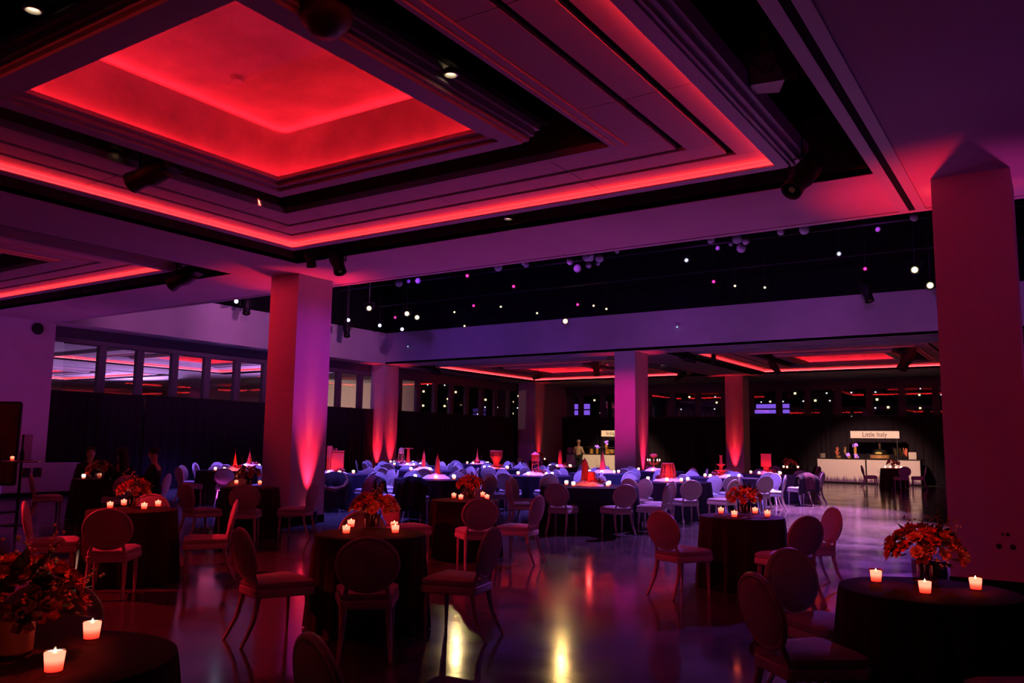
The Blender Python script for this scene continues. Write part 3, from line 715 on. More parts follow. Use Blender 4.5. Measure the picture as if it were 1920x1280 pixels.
def spire(h, wb, steps, taper=.75):
    b = MB(); z = .05; ww = wb
    for i in range(steps): hh = h*.62/steps*(1.3-.2*i); b.cbox((0, 0, z+hh/2), (ww, ww, hh)); z += hh; ww *= taper
    b.add([(-ww/2, -ww/2, z), (ww/2, -ww/2, z), (ww/2, ww/2, z), (-ww/2, ww/2, z), (0, 0, h)], [(0, 1, 4), (1, 2, 4), (2, 3, 4), (3, 0, 4), (3, 2, 1, 0)]); return b
def fins(b, w_, z0, z1, n):
    for s in (-1, 1):
        for j in range(n): x = -w_/2+w_*(j+.5)/n; b.cbox((x, s*w_/2, (z0+z1)/2), (w_/n*.4, .012, z1-z0)); b.cbox((s*w_/2, x, (z0+z1)/2), (.012, w_/n*.4, z1-z0))
    return b
def model(kind, t, m='model_red'):
    P = lambda nm, b, mm=m, sm=False: b.obj(nm, mm, t, sm)
    if kind == 'spire': P('tower', spire(.47, .11, 4)); P('mast', MB().tube([(0, 0, .44), (0, 0, .54)], [.005, .002], 5))
    elif kind == 'slim': P('tower', spire(.52, .085, 3, .86)); P('mast', MB().tube([(0, 0, .5), (0, 0, .58)], [.004, .001], 5))
    elif kind == 'block':
        P('tower', fins(MB().cbox((.10, 0, .29), (.27, .22, .46)), .22, .1, .5, 5)); P('side_tower', fins(MB().cbox((-.10, .02, .34), (.12, .14, .62)), .12, .1, .6, 3)); P('cornice', MB().cbox((.10, 0, .53), (.29, .24, .02)))
    elif kind == 'pillar':
        P('shaft', MB().lathe([(.10, .04), (.085, .1), (.05, .34), (.04, .54)], n=12), sm=True); P('disc', MB().lathe([(.0, .54), (.17, .55), (.17, .565), (0, .575)], n=24, cap=False))
    elif kind == 'tank':
        for sx in (-1, 1):
            for sy in (-1, 1): P('leg', MB().tube([(sx*.09, sy*.09, .03), (sx*.065, sy*.065, .34)], .009, 6))
        b = MB()
        for z in (.13, .24): b.tube([(-.08, -.08, z), (.08, -.08, z+.06)], .005, 4).tube([(-.08, .08, z), (.08, .08, z+.06)], .005, 4)
        P('bracing', b); P('tank', MB().lathe([(.10, .34), (.105, .345), (.10, .49), (.105, .50)], n=18), sm=True); P('roof', MB().lathe([(.118, .50), (.0, .575)], n=18))
    elif kind == 'cone': P('tower', MB().lathe([(.15, .04), (.075, .12), (.035, .26), (.016, .42), (.001, .6)], n=10), sm=True)
    elif kind == 'hourglass':
        b = MB().lathe([(.13, .03), (.11, .09), (.09, .17), (.14, .26), (.185, .36), (.19, .52), (.18, .55)], n=16); P('tower', b)
        for z in (.29, .36, .43, .5): P('floor_band', MB().lathe([(.15+.045*min(1, (z-.24)/.12), z), (.155+.045*min(1, (z-.24)/.12), z+.012)], n=16))
    elif kind == 'obelisk':
        P('shaft', MB().lathe([(.10, .03), (.075, .48), (.0, .58)], n=4)); P('plinth', MB().cbox((0, 0, .05), (.18, .18, .05)))
    elif kind == 'obelisk_drum':
        P('shaft', MB().lathe([(.075, .03), (.055, .42), (.0, .52)], (-.08, .05, 0), 4)); P('drum', MB().lathe([(.085, .05), (.08, .2), (.075, .25), (.06, .26)], (.04, -.05, 0), 18), sm=True)
    elif kind == 'pyramid': P('tower', MB().lathe([(.12, .03), (.0, .62)], n=4))
    elif kind == 'tree':
        P('stem', MB().tube([(0, 0, .04), (0, 0, .46)], [.02, .01], 8))
        for j in range(5):
            a = j*1.257; P('arm', MB().tube([(0, 0, .22), (.1*math.cos(a), .1*math.sin(a), .2), (.19*math.cos(a), .19*math.sin(a), .30)], .008, 6)); P('candle', MB().lathe([(.016, .3), (.016, .34), (.003, .365)], (.19*math.cos(a), .19*math.sin(a), 0), 8), 'candle_glow')
        P('crown', MB().ball((0, 0, .46), (.12, .12, .06), 10, 6))
    elif kind == 'cage':
        for j in range(14): a = 2*PI*j/14; P('slat', MB().tube([(.17*math.cos(a), .17*math.sin(a), .06), (.165*math.cos(a), .165*math.sin(a), .18), (.12*math.cos(a), .12*math.sin(a), .37)], .013, 5))
        P('core', MB().lathe([(.13, .07), (.125, .2), (.085, .36)], n=14)); P('ring', MB().tube([(.175*math.cos(2*PI*k/20), .175*math.sin(2*PI*k/20), .15) for k in range(20)], .01, 5, True)); P('cap', MB().lathe([(.13, .37), (.12, .39)], n=14))
    elif kind == 'fountain':
        P('pedestal', MB().lathe([(.07, .03), (.05, .1), (.045, .2), (.04, .32), (.03, .5), (.045, .54)], n=14), sm=True)
        P('basin', MB().lathe([(.04, .09), (.17, .16), (.18, .175), (.16, .175)], n=22)); P('basin', MB().lathe([(.03, .26), (.10, .31), (.11, .325), (.09, .325)], n=18))
    elif kind == 'boxtower':
        P('tower', fins(MB().cbox((0, 0, .38), (.28, .22, .34)), .22, .24, .54, 5)); P('neck', MB().lathe([(.14, .04), (.07, .1), (.1, .2)], n=12)); P('roof', MB().cbox((0, 0, .56), (.30, .24, .02)))
CPK = {'R1': 'spire', 'R2': 'spire', 'R3': 'block', 'R4': 'slim', 'R5': 'slim', 'R6': 'pillar', 'R7': 'tank', 'R8': 'cone', 'R9': 'hourglass', 'R10': 'tank', 'R11': 'obelisk', 'R12': 'obelisk_drum', 'R13': 'pyramid', 'R14': 'tree', 'R15': 'cage', 'R16': 'fountain', 'R17': 'boxtower'}
CLAB = {'spire': 'stepped red spire model', 'block': 'red twin tower block model', 'slim': 'slender red spire model', 'pillar': 'red pillar model with flat disc top', 'tank': 'rooftop water tank model on legs', 'cone': 'flared red cone spire model',
        'hourglass': 'red hourglass tower model', 'obelisk': 'tall pink red obelisk model', 'obelisk_drum': 'red obelisk and drum model', 'pyramid': 'magenta pyramid spire model', 'tree': 'red branching candle tree', 'cage': 'slatted red lantern cage', 'fountain': 'red tiered fountain model', 'boxtower': 'red box tower model'}
for i, (k, xy) in enumerate(R_TAB.items()):
    u = Vector((-xy[0], -xy[1], 0)).normalized()
    t = thing('centrepiece', CLAB[CPK[k]]+' on '+('the '+R_TXT[k] if k not in ('R6',) else 'its round table'), 'centrepiece', (*xy, ZT), math.atan2(-xy[0], xy[1]) + (0 if k in ('R3', 'R12', 'R17') else i*.7), 'skyline centrepieces')
    model(CPK[k], t, 'model_pale' if k == 'R7' else 'model_red')
    link('snow_drift', DR[i % 2], t); link('dark_foliage', GREEN, t, (.12, -.05, 0)); link('twigs', TW, t)
    lp = Vector((*xy, ZT))+u*.33+Vector((0, 0, .16))
    l = bpy.data.lights.new('centrepiece_fill', 'POINT'); l.color = (1, .05, .04) if k not in ('R13', 'R11') else (1, .04, .25); l.energy = 3.2 if k != 'R1' else 5; l.shadow_soft_size = .03  # added red fill before each model, helping out the candles
    lo = bpy.data.objects.new('centrepiece_fill', l); COL.objects.link(lo); lo.location = lp
    r = random.Random(i*5+2)
    for j in range(4):
        a = math.atan2(u.y, u.x)+(-1.5+1.1*j)+r.uniform(-.35, .35); q = r.uniform(.36, .5)
        votive(Vector((xy[0]+q*math.cos(a), xy[1]+q*math.sin(a), ZT)), R_TXT[k], False)

# ---- coats hung over chairs
def coat(ch, m, lining, length, lab, fur=False, wd=.30):
    o = thing('coat', lab, 'coat', ch.location, ch.rotation_euler.z)
    def fn(u, v):
        s = (u-.5)*2; x = s*wd*(1+.12*abs(v-.5)); k = (v-.42)/.58
        top = .885-.10*s*s
        if v < .42: z = top-(.42-v)/.42*.30; y = -.285+.05+.06*(.42-v)
        else: z = top-k*length; y = -.375-.035*math.sin(min(1, k*3)*PI/2)-.05*k
        if abs(v-.42) < .06: y = -.33-.25*(v-.42)
        return (x+.02*math.sin(v*9+s*3), y+.022*math.sin(s*9+v*4), z)
    b = MB().grid(fn, 17, 15).obj('shell', m, o, True); sm = b.modifiers.new('thick', 'SOLIDIFY'); sm.thickness = .022
    def fl(u, v): p = fn(.25+.5*u, .42+.5*v); return (p[0], p[1]-.03, p[2]-.02)
    b2 = MB().grid(fl, 8, 8).obj('lining', lining, o, True)
    if fur: MB().tube([(-.27, -.37, .60), (-.2, -.43, .52), (0, -.45, .49), (.2, -.43, .55), (.27, -.36, .68), (.2, -.30, .82)], [.04, .055, .06, .055, .05, .04], 9).obj('collar', 'fur', o, True)
coat(CHAIRS['R4'][0], 'coat_black', 'coat_plum', .72, 'black coat with plum lining hung over a chair back')
coat(CHAIRS['R4'][1], 'coat_black', 'coat_black', .66, 'plain black coat slung over a chair near the dark red spire table')
coat(CHAIRS['R3'][0], 'coat_black', 'coat_black', .80, 'dark long coat with brown fur collar beside the pink lit column', True, .34)
coat(CHAIRS['R17'][2], 'coat_black', 'coat_plum', .5, 'dark jacket over a chair by the red box tower table')

# ================================================================== PEOPLE
def skin(verts, edges, rad, mname, nm, parent, sub=2):
    me = bpy.data.meshes.new('tmp'); me.from_pydata(verts, edges, []); ob = bpy.data.objects.new('tmp', me); COL.objects.link(ob)
    md = ob.modifiers.new('s', 'SKIN'); md.use_smooth_shade = True
    for i, r in enumerate(rad): me.skin_vertices[0].data[i].radius = r if isinstance(r, tuple) else (r, r)
    me.skin_vertices[0].data[0].use_root = True
    sb = ob.modifiers.new('d', 'SUBSURF'); sb.levels = sub; sb.render_levels = sub
    dg = bpy.context.evaluated_depsgraph_get(); m2 = bpy.data.meshes.new_from_object(ob.evaluated_get(dg)); m2.name = nm
    bpy.data.objects.remove(ob); m2.materials.clear(); m2.materials.append(MATS[mname])
    m2.polygons.foreach_set('use_smooth', [True]*len(m2.polygons))
    return link(nm, m2, parent)
def person(loc, rz, lab, seated, top='suit_black', legs='suit_black', hair='hair_black', long_hair=False, arms='table', group=None):
    t = thing('person', lab, 'person', loc, rz, group)
    z0 = .53 if seated else .93
    V = [(0, 0, z0), (0, -.01, z0+.14), (0, -.015, z0+.30), (0, -.01, z0+.44), (0, 0, z0+.53), (0, .012, z0+.60), (0, .03, z0+.70), (0, .022, z0+.79)]
    Rr = [(.155, .115), (.14, .10), (.155, .105), (.12, .085), (.052, .052), (.055, .06), (.078, .096), (.06, .075)]
    Eg = [(i, i+1) for i in range(7)]
    T = {'V': V[:5], 'E': Eg[:4], 'R': [(a+.02, b+.02) for a, b in Rr[:4]]+[(.062, .062)]}; Lg = {'V': [(0, 0, z0)], 'E': [], 'R': [(.165, .125)]}
    # nose
    V.append((0, .135, z0+.685)); Rr.append((.012, .014)); Eg.append((6, len(V)-1))
    for s in (-1, 1):
        V.append((s*.085, .02, z0+.69)); Rr.append((.012, .02)); Eg.append((6, len(V)-1))
        sh = (s*.18, -.01, z0+.43)
        if arms == 'table': el = (s*.26, .10, z0+.20); wr = (s*.13, .34, z0+.27); hd = (s*.09, .42, z0+.27); fd = Vector((-s*.25, 1, -.1))
        elif arms == 'work': el = (s*.27, .02, z0+.17); wr = (s*.20, .26, z0+.13); hd = (s*.18, .34, z0+.12); fd = Vector((-s*.1, 1, -.2))
        else: el = (s*.25, -.02, z0+.16); wr = (s*.24, .08, z0-.07); hd = (s*.235, .11, z0-.15); fd = Vector((0, .25, -1))
        n = len(V); V += [sh, el, wr, hd]; Rr += [.058, .043, .03, (.036, .022)]; Eg += [(3, n), (n, n+1), (n+1, n+2), (n+2, n+3)]
        fd.normalize(); side = fd.cross(Vector((0, 0, 1)) if abs(fd.z) < .8 else Vector((0, 1, 0))).normalized()
        for j, (o, ln) in enumerate(((-.026, .062), (-.009, .075), (.009, .07), (.026, .055), (-s*.045, .045))):
            b0 = Vector(hd)+side*o+fd*(.03 if j < 4 else -.01); b1 = b0+fd*ln*.55+Vector((0, 0, -.004)); b2 = b1+fd*ln*.45+Vector((0, 0, -.014))
            q = len(V); V += [tuple(b0), tuple(b1), tuple(b2)]; Rr += [.009, .0085, .007]; Eg += [(n+3, q), (q, q+1), (q+1, q+2)]
        m = len(T['V']); T['V'] += [sh, el, wr]; T['R'] += [.075, .056, .043]; T['E'] += [(3, m), (m, m+1), (m+1, m+2)]
        hp = (s*.095, 0, z0-.02)
        if seated: kn = (s*.12, .43, z0-.02); an = (s*.12, .44, .09); toe = (s*.125, .60, .035)
        else: kn = (s*.10, .015, .50); an = (s*.105, -.01, .09); toe = (s*.125, .15, .035)
        n = len(V); V += [hp, kn, an, toe]; Rr += [.088, .058, .04, (.04, .028)]; Eg += [(0, n), (n, n+1), (n+1, n+2), (n+2, n+3)]
        m = len(Lg['V']); Lg['V'] += [hp, kn, (an[0], an[1], .12)]; Lg['R'] += [.105, .074, .06]; Lg['E'] += [(0, m), (m, m+1), (m+1, m+2)]
        MB().ball((toe[0], (toe[1]+an[1])/2-.0, .048), (.052, .145, .046), 12, 8).obj('shoe', 'suit_black', t, True)
        MB().ball((s*.033, .118, z0+.715), .011, 6, 5).obj('eye', 'ink', t)
    skin(V, Eg, Rr, 'skin', 'body', t)
    skin(T['V'], T['E'], T['R'], top, 'jacket', t); skin(Lg['V'], Lg['E'], Lg['R'], legs, 'trousers', t)
    MB().tube([(-.028, .118, z0+.645), (0, .126, z0+.643), (.028, .118, z0+.645)], [.004, .006, .004], 6).obj('mouth', 'petal_dark', t)
    def hf(u, v):
        a = 2*PI*u; th = v*(1.75 if not long_hair else 1.95); ft = max(0, math.sin(a))
        th *= 1-.42*ft; return (.098*math.sin(th)*math.cos(a), .02+.118*math.sin(th)*math.sin(a), z0+.735+.115*math.cos(th))
    h = MB().grid(hf, 24, 8, True).obj('hair', hair, t, True); sm = h.modifiers.new('k', 'SOLIDIFY'); sm.thickness = .015
    if long_hair: MB().tube([(0, -.075, z0+.74), (0, -.11, z0+.62), (0, -.12, z0+.48), (0, -.11, z0+.38)], [.08, .095, .085, .05], 10, flat=.6).obj('hair_length', hair, t, True)
    return t
s9 = Vector((*S_TAB['S9'], 0))
def seat_at(k, i, **kw):
    c = CHAIRS[k][i]; d = Vector((-math.sin(c.rotation_euler.z), math.cos(c.rotation_euler.z), 0))
    return person(c.location-d*.02, c.rotation_euler.z, kw.pop('lab'), True, group='guests at the small table', **kw)
seat_at('S9', 2, lab='seated guest in black facing across the small table, short hair')
seat_at('S9', 0, lab='seated guest in black seen from behind with long dark hair', long_hair=True)
seat_at('S9', 1, lab='seated guest in black with short dark hair seen from behind')
pw = on(478, 868, 'x', -21.7)
person((-22.6, 20.4, 0), -2.2, 'standing person in dark plum clothing against the side drapes', False, 'coat_plum', 'suit_black', long_hair=True, arms='work')

# ================================================================== FOOD COUNTERS
YS = 38.3
def counter_unit(x0, x1, zt, m, lab, grp):
    t = thing('serving_counter', lab, 'counter', ((x0+x1)/2, YS, 0), 0, grp); hw = (x1-x0)/2-.03
    MB().box((-hw, 0, .06), (hw, .025, zt-.05)).obj('front_panel', m, t)
    MB().box((-hw-.03, -.02, zt-.04), (hw+.03, .75, zt)).obj('worktop', 'dark_metal', t)
    for s in (-1, 1): MB().box((s*hw-.02, .025, 0), (s*hw+.02, .72, zt-.04)).obj('side_panel', 'dark_metal', t)
    MB().box((-hw, .03, 0), (hw, .06, .06)).obj('kick_board', 'black_paint', t)
def sign(px0, px1, py0, py1, text, lab, zc, tx):
    a = on(px0, py1, 'y', YS+.1); b = on(px1, py0, 'y', YS+.1); hw = (b.x-a.x)/2; hh = (b.z-a.z)/2; zc_ = (a.z+b.z)/2
    t = thing('canopy_sign', lab, 'sign', ((a.x+b.x)/2, YS+.1, 0))
    MB().box((-hw, -.03, zc_-hh), (hw, .03, zc_+hh)).obj('board', 'sign_white', t)
    for s in (-1, 1): MB().box((s*(hw-.1)-.02, .03, zc), (s*(hw-.1)+.02, .07, zc_+hh)).obj('post', 'dark_metal', t)
    MB().box((-hw, .03, zc_-.02), (hw, .5, zc_+.02)).obj('canopy', 'dark_metal', t)
    cu = bpy.data.curves.new('lettering', 'FONT'); cu.body = text; cu.size = hh*1.75; cu.align_x = 'CENTER' if tx is None else 'LEFT'; cu.align_y = 'CENTER'; cu.extrude = .004; cu.materials.append(MATS['ink'])
    tmp = bpy.data.objects.new('tmp', cu); COL.objects.link(tmp); me = bpy.data.meshes.new_from_object(tmp.evaluated_get(bpy.context.evaluated_depsgraph_get())); bpy.data.objects.remove(tmp); o = link('lettering', me, t); o.location = (0 if tx is None else -hw+tx, -.036, zc_); o.rotation_euler = (PI/2, 0, 0); o.scale = (.92, 1.1, 1)
z_it = on(1600, 859, 'y', YS).z
xa, xm, xb = on(1532, 880, 'y', YS).x, on(1624, 880, 'y', YS).x, on(1727, 880, 'y', YS).x
counter_unit(xa, xm, z_it, 'meadow_print', 'white counter with violet meadow print and folded napkins on top', 'Little Italy counters')
counter_unit(xm, xb, z_it, 'meadow_print', 'white counter with violet meadow print carrying the pizza oven', 'Little Italy counters')
sign(1595, 1686, 808, 821, 'Little Italy', 'white canopy sign reading Little Italy', z_it, None)
z_in = on(1100, 850, 'y', YS).z
xc, xd, xe = on(1061, 870, 'y', YS).x, on(1127, 870, 'y', YS).x, on(1190, 870, 'y', YS).x
counter_unit(xc, xd, z_in, 'counter_white', 'warm lit white counter behind the person in the tan shirt', 'India counters')
counter_unit(xd, xe, z_in, 'counter_white', 'warm lit white counter under the India sign', 'India counters')
sign(1128, 1192, 807, 818, 'India', 'white canopy sign reading India partly behind the violet column', z_in, .28)
pp = on(1081, 900, 'y', 37.3)
person((pp.x, 37.5, 0), 0, 'standing person in a tan shirt and black trousers at the India counter', False, 'shirt_tan', 'suit_black', 'hair_pale', arms='work')
# counter-top goods
def item(name, px, b, m, lab, cat, zt, dy=.3, grp=None, sm=True):
    o = b.obj(name, m, None, sm, (on(px, 860, 'y', YS+dy).x, YS+dy, zt)); return tag(o, lab, cat, grp)
def plates(px, n, zt, lab):
    for i in range(n):
        item('plate', px, MB().lathe([(.0, .0), (.06, .0), (.12, .012), (.12, .016), (.06, .006), (0, .006)], (0, 0, i*.022), 20, cap=False), 'plate', lab, 'plate', zt, .25, lab+' group')
plates(1543, 9, z_it, 'white plate in the pile at the end of the Little Italy counter')
for i in range(6): item('takeout_box', 1712, MB().cbox((.0, 0, .025+i*.05), (.30, .24, .045)), 'plate', 'white box in the pile beside the pizza oven counter end', 'box', z_it, .25, 'stacked white boxes', False)
for i in range(5): item('plate', 1070, MB().cbox((0, 0, .03+i*.06), (.28, .22, .055)), 'plate', 'white box in the pile behind the tan shirted person', 'box', z_in, .3, 'stacked boxes at the India counter', False)
ov = thing('pizza_oven', 'black domed pizza oven on a wooden stand', 'oven', (on(1650, 860, 'y', YS+.35).x, YS+.35, z_it))
MB().lathe([(.36, .0), (.40, .02), (.40, .14), (.36, .16)], n=24).obj('stand', 'wood_light', ov, True)
MB().lathe([(.30, .16), (.31, .2), (.27, .32), (.17, .40), (.05, .43)], n=24).obj('dome', 'oven_black', ov, True)
MB().tube([(.06*0, .05, .42), (0, .05, .66)], .045, 10).obj('chimney', 'brown_wood', ov, True)
MB().ball((0, -.285, .24), (.14, .03, .05), 10, 6).obj('fire_mouth', 'oven_fire', ov, True)
def bloom_pot(px, zt, lab, tall=.25):
    t = thing('violet_flower_pot', lab, 'flowers', (on(px, 860, 'y', YS+.2).x, YS+.2, zt), 0, 'violet lit flowers on the counters')
    MB().lathe([(.05, 0), (.065, .1), (.06, tall)], n=12).obj('pot', 'amber', t, True)
    b = MB(); r = random.Random(int(px))
    for j in range(9): b.ball((r.uniform(-.08, .08), r.uniform(-.08, .08), tall+r.uniform(.0, .14)), .045, 6, 5)
    b.obj('blooms', 'purple_bloom_glow', t)
for px, zt, tall, lab in ((1604, z_it, .5, 'tall amber vase of violet lit flowers on the Little Italy counter'), (1592, z_it, .08, 'low pot of violet lit flowers on the Little Italy counter'), (1606, z_it, .02, 'tiny violet lit bloom at the counter joint'),
                      (1120, z_in, .3, 'violet lit flowers on the glass shelf of the India counter'), (1137, z_in, .5, 'tall violet lit flowers under the India sign')): bloom_pot(px, zt, lab, tall)
for px, lab in ((1109, 'amber jar on the India counter'), (1140, 'pale orange jar under the India sign')): item('jar', px, MB().lathe([(.08, 0), (.09, .02), (.09, .24), (.06, .26)], n=14), 'amber', lab, 'jar', z_in, .3, None)
item('jar', 1148, MB().lathe([(.1, 0), (.15, .05), (.15, .2), (.1, .24)], n=14), 'wood_light', 'round wooden bowl jar next to the violet column', 'jar', z_in, .3)
item('bread_basket', 1572, MB().lathe([(.09, 0), (.13, .1), (.12, .1), (.08, .02)], n=14), 'wood_light', 'small bread basket on the Little Italy counter', 'basket', z_it, .3)
def herb(px, lab, m, s, n):
    t = thing('herb_bunch', lab, 'herbs', (on(px, 860, 'y', YS+.4).x, YS+.4, z_it)); b = MB(); r = random.Random(px)
    MB().lathe([(.06, 0), (.07, .12)], n=12).obj('pot', 'dark_metal', t)
    for j in range(n): b.tube([(0, 0, .1), (r.uniform(-s, s), r.uniform(-s, s), .1+r.uniform(.15, .4))], [.012, .02], 5)
    b.obj('stalks', m, t)
herb(1586, 'bunch of breadsticks on the Little Italy counter', 'wood_light', .06, 9); herb(1570, 'orange flower bunch on the Little Italy counter', 'petal_coral', .1, 10)
herb(1690, 'leafy herb bunch beside the pizza oven', 'leaf', .16, 16); herb(1700, 'orange produce bunch beside the white boxes', 'petal_coral', .12, 10); herb(1680, 'dark greenery bunch beside the pizza oven', 'leaf', .14, 14)
sg = thing('sneeze_guard', 'low glass guard along the front of the India counter', 'glass guard', (on(1125, 860, 'y', YS+.12).x, YS+.12, z_in))
MB().box((-1.1, -.004, .12), (1.2, .004, .34)).obj('pane', 'window_glass', sg); MB().box((-1.1, -.01, .33), (1.2, .01, .35)).obj('rail', 'steel', sg)
for s in (-1.05, 0, 1.15): MB().box((s-.012, -.012, 0), (s+.012, .012, .34)).obj('post', 'steel', sg)

# ================================================================== CEILING FIXTURES
def stage_light(loc, direction, lens, lab, s=1.0, ztop=None, grp='stage lights', lr=1.0):
    t = thing('stage_light', lab, 'stage light', loc, 0, grp); d = Vector(direction).normalized()
    M = d.to_track_quat('-Z', 'Y').to_matrix().to_4x4()
    MB().lathe([(.05*s, .16*s), (.09*s, .14*s), (.10*s, 0), (.085*s, -.05*s), (.075*s, -.10*s), (.085*s, -.20*s), (.078*s, -.205*s), (.066*s, -.185*s)], n=14, cap=False).xf(M).obj('body', 'black_plastic', t, True)
    MB().lathe([(0, -.188*s), (.064*s*lr, -.188*s), (.064*s*lr, -.18*s)], n=14, cap=False).xf(M).obj('lens', lens, t)
    MB().cbox((0, 0, .19*s), (.14*s, .12*s, .08*s)).xf(M).obj('rear_box', 'black_plastic', t)
    side = d.cross(Vector((0, 0, 1)));
    if side.length < .05: side = Vector((1, 0, 0))
    side.normalize(); a = side*.13*s
    MB().tube([a, a+Vector((0, 0, .16*s)), -a+Vector((0, 0, .16*s)), -a], .011*s, 6).obj('yoke', 'dark_metal', t)
    if ztop: MB().tube([(0, 0, .16*s), (0, 0, ztop-loc[2])], .014, 6).obj('hanger', 'dark_metal', t)
    return t
def rig(px, py, lens, lab, s=1.0, z=6.2, lr=1.0, todir=None):
    p = on(px, py, 'z', z)
    if p.y > 24.5: p = on(px, py, 'y', 24.45)
    if p.x < XL+.4: p = on(px, py, 'x', XL+.5)
    d = todir or ((CP[0]-p.x)*.9, (CP[1]-p.y)*.9, -2.2-p.z*.25)
    t = stage_light(p, d, lens, lab, s, 8.2, 'lights in the black ceiling void', lr); return t
TOC = None
for px, py in ((653, 600), (712, 610), (754, 617), (443, 565)): rig(px, py, 'lens_white', 'stage light with a cold white glowing lens near the side wall', .9, 6.1)
for px, py in ((741, 595), (876, 517), (963, 537), (888, 573), (1083, 571), (1338, 528), (1622, 504)): rig(px, py, 'lens_magenta', 'stage light with a magenta glowing lens', .8, 6.3, .8)
for px, py in ((692, 578), (763, 588), (782, 595), (1715, 506), (1744, 535)): rig(px, py, 'lens_warm', 'stage light with a wide warm reflector', 1.25, 6.2, .95)
for px, py in ((852, 585), (871, 611), (939, 575), (1007, 587), (1113, 573), (1137, 579), (1378, 536), (1434, 539)): rig(px, py, 'lens_warm', 'stage light with a small warm point of light', .6, 6.3, .8)
for px, py in ((1287, 488), (1573, 476)): rig(px, py, 'lens_white', 'stage light with a thin cold white bar', .8, 6.6, .7)
st = rig(1060, 602, 'lens_star', 'stage light blazing yellow above the far beam', 1.0, 5.9, .9)
ps = st.location; spot('star_spot', ps+Vector((.05, -.25, -.06)), (-3.0, 5.2, 0), (1, .60, .18), 120, 20, .8, .05)
p2 = on(872, 612, 'y', 24.3); spot('star_spot', p2+Vector((.1, -.3, -.1)), (-4.2, 5.2, 0), (1, .70, .28), 130, 14, .8, .05)
for px, py, lab in ((650, 617, 'black moving head below the void edge beside the pink lit column'), (462, 573, 'black moving head hanging before the pale void wall'), (1625, 547, 'black moving head hanging over the far beam')): rig(px, py, 'lens_dim', lab, 1.5, 6.0, .5, (.3, -.2, -1))
# rig pipes
for i, yy in enumerate((13.6, 17.0, 20.4, 23.6)):
    tag(MB().tube([(-22.4, yy, 6.75), (8, yy, 6.75)], .025, 8).obj('rig_pipe', 'dark_metal'), 'black rig pipe spanning the ceiling void', 'pipe', 'rig pipes in the void')
GL = [(981, 493), (986, 496), (934, 501), (1066, 488), (1069, 491), (1100, 482), (1110, 479), (1107, 484), (1124, 484), (1121, 494), (1104, 497), (1083, 503), (1157, 471), (1333, 450), (1382, 448), (1370, 457), (1398, 452), (1390, 465), (1346, 465), (1464, 434), (1508, 430), (1646, 430), (1714, 407), (748, 531), (766, 527), (784, 526)]
gl_me = {r: MB().ball((0, 0, 0), r, 14, 10).mesh('globe', 'globe', True) for r in (.06, .09, .12)}
cord = MB().tube([(0, 0, 0), (0, 0, 1.6)], .003, 4).mesh('cord', 'dark_metal')
for i, (px, py) in enumerate(GL):
    p = on(px, py, 'z', 6.6); t = thing('pendant_globe', 'small pale globe pendant hanging in the dark void', 'pendant', p, 0, 'pendant globes in the void')
    link('globe', gl_me[(.06, .09, .12)[i % 3]], t); link('cord', cord, t)
# downlights
dl_r = MB().lathe([(.065, .05), (.07, 0), (.058, -.004), (.05, .04)], n=18, cap=False).mesh('ring', 'steel', True); dl_g = MB().lathe([(0, .02), (.045, .02), (.045, .025)], n=14, cap=False).mesh('bulb', 'downlight_glow')
dl_s = MB().lathe([(.008, .05), (.008, 1.1)], n=6).mesh('stem', 'dark_metal')
for i, (px, py, z) in enumerate([(62, 20, 4.78), (845, 141, 4.8), (953, 411, 4.8), (215, 290, 4.8), (162, 546, 4.8), (1242, 688, 4.6), (1137, 685, 4.6)]):
    p = on(px, py, 'z', z); t = thing('downlight', 'small warm downlight set in a dark ceiling slot', 'downlight', p, 0, 'downlights in the tray slots')
    link('ring', dl_r, t); link('bulb', dl_g, t); link('stem', dl_s, t)
# fixtures hung in the tray slots
FX = [(285, 325, 4.62, (-.8, -.25, -.28), 1.5, 'long black profile spot in the inner tray gap'), (345, 520, 4.55, (-.85, -.2, -.4), 1.6, 'black profile spot hung in the slot before the side drapes'), (582, 478, 4.62, (.1, .1, -1), 1.0, 'stubby black fixture in the tray corner'),
      (632, 487, 4.55, (.45, -.1, -.9), 1.3, 'black moving head with a red indicator above the pink lit column'), (1505, 330, 4.5, (-.3, -.6, -.7), 1.4, 'black profile spot at the tray corner by the broad red column'), (1118, 690, 4.5, (.15, -.1, -1), 1.5, 'black moving head before the violet lit column'),
      (1008, 706, 4.5, (-.9, .2, -.2), 1.2, 'black profile spot over the back corner'), (1290, 672, 4.5, (.9, .2, -.3), 1.3, 'black profile spot just under the far beam'), (1338, 675, 4.45, (0, 0, -1), .9, 'small black fixture at the bright cove end'),
      (1452, 688, 4.5, (.5, .1, -.8), 1.4, 'black moving head with a blue indicator'), (1700, 672, 4.4, (-.4, -.2, -.9), 2.0, 'bulky black projector by the bright red coffer'), (1275, 705, 4.5, (-.9, .3, -.4), 1.3, 'black profile spot behind the violet lit column'), (815, 695, 4.5, (.8, .4, -.4), 1.3, 'black profile spot above the window corner column')]
for px, py, z, d, s, lab in FX:
    p = on(px, py, 'z', z); stage_light(p, d, 'lens_dim', lab, s, 5.9 if any(h[0] < p.x < h[1] and h[2] < p.y < h[3] for h in tholes) else ZC, 'fixtures in the tray slots', .4)
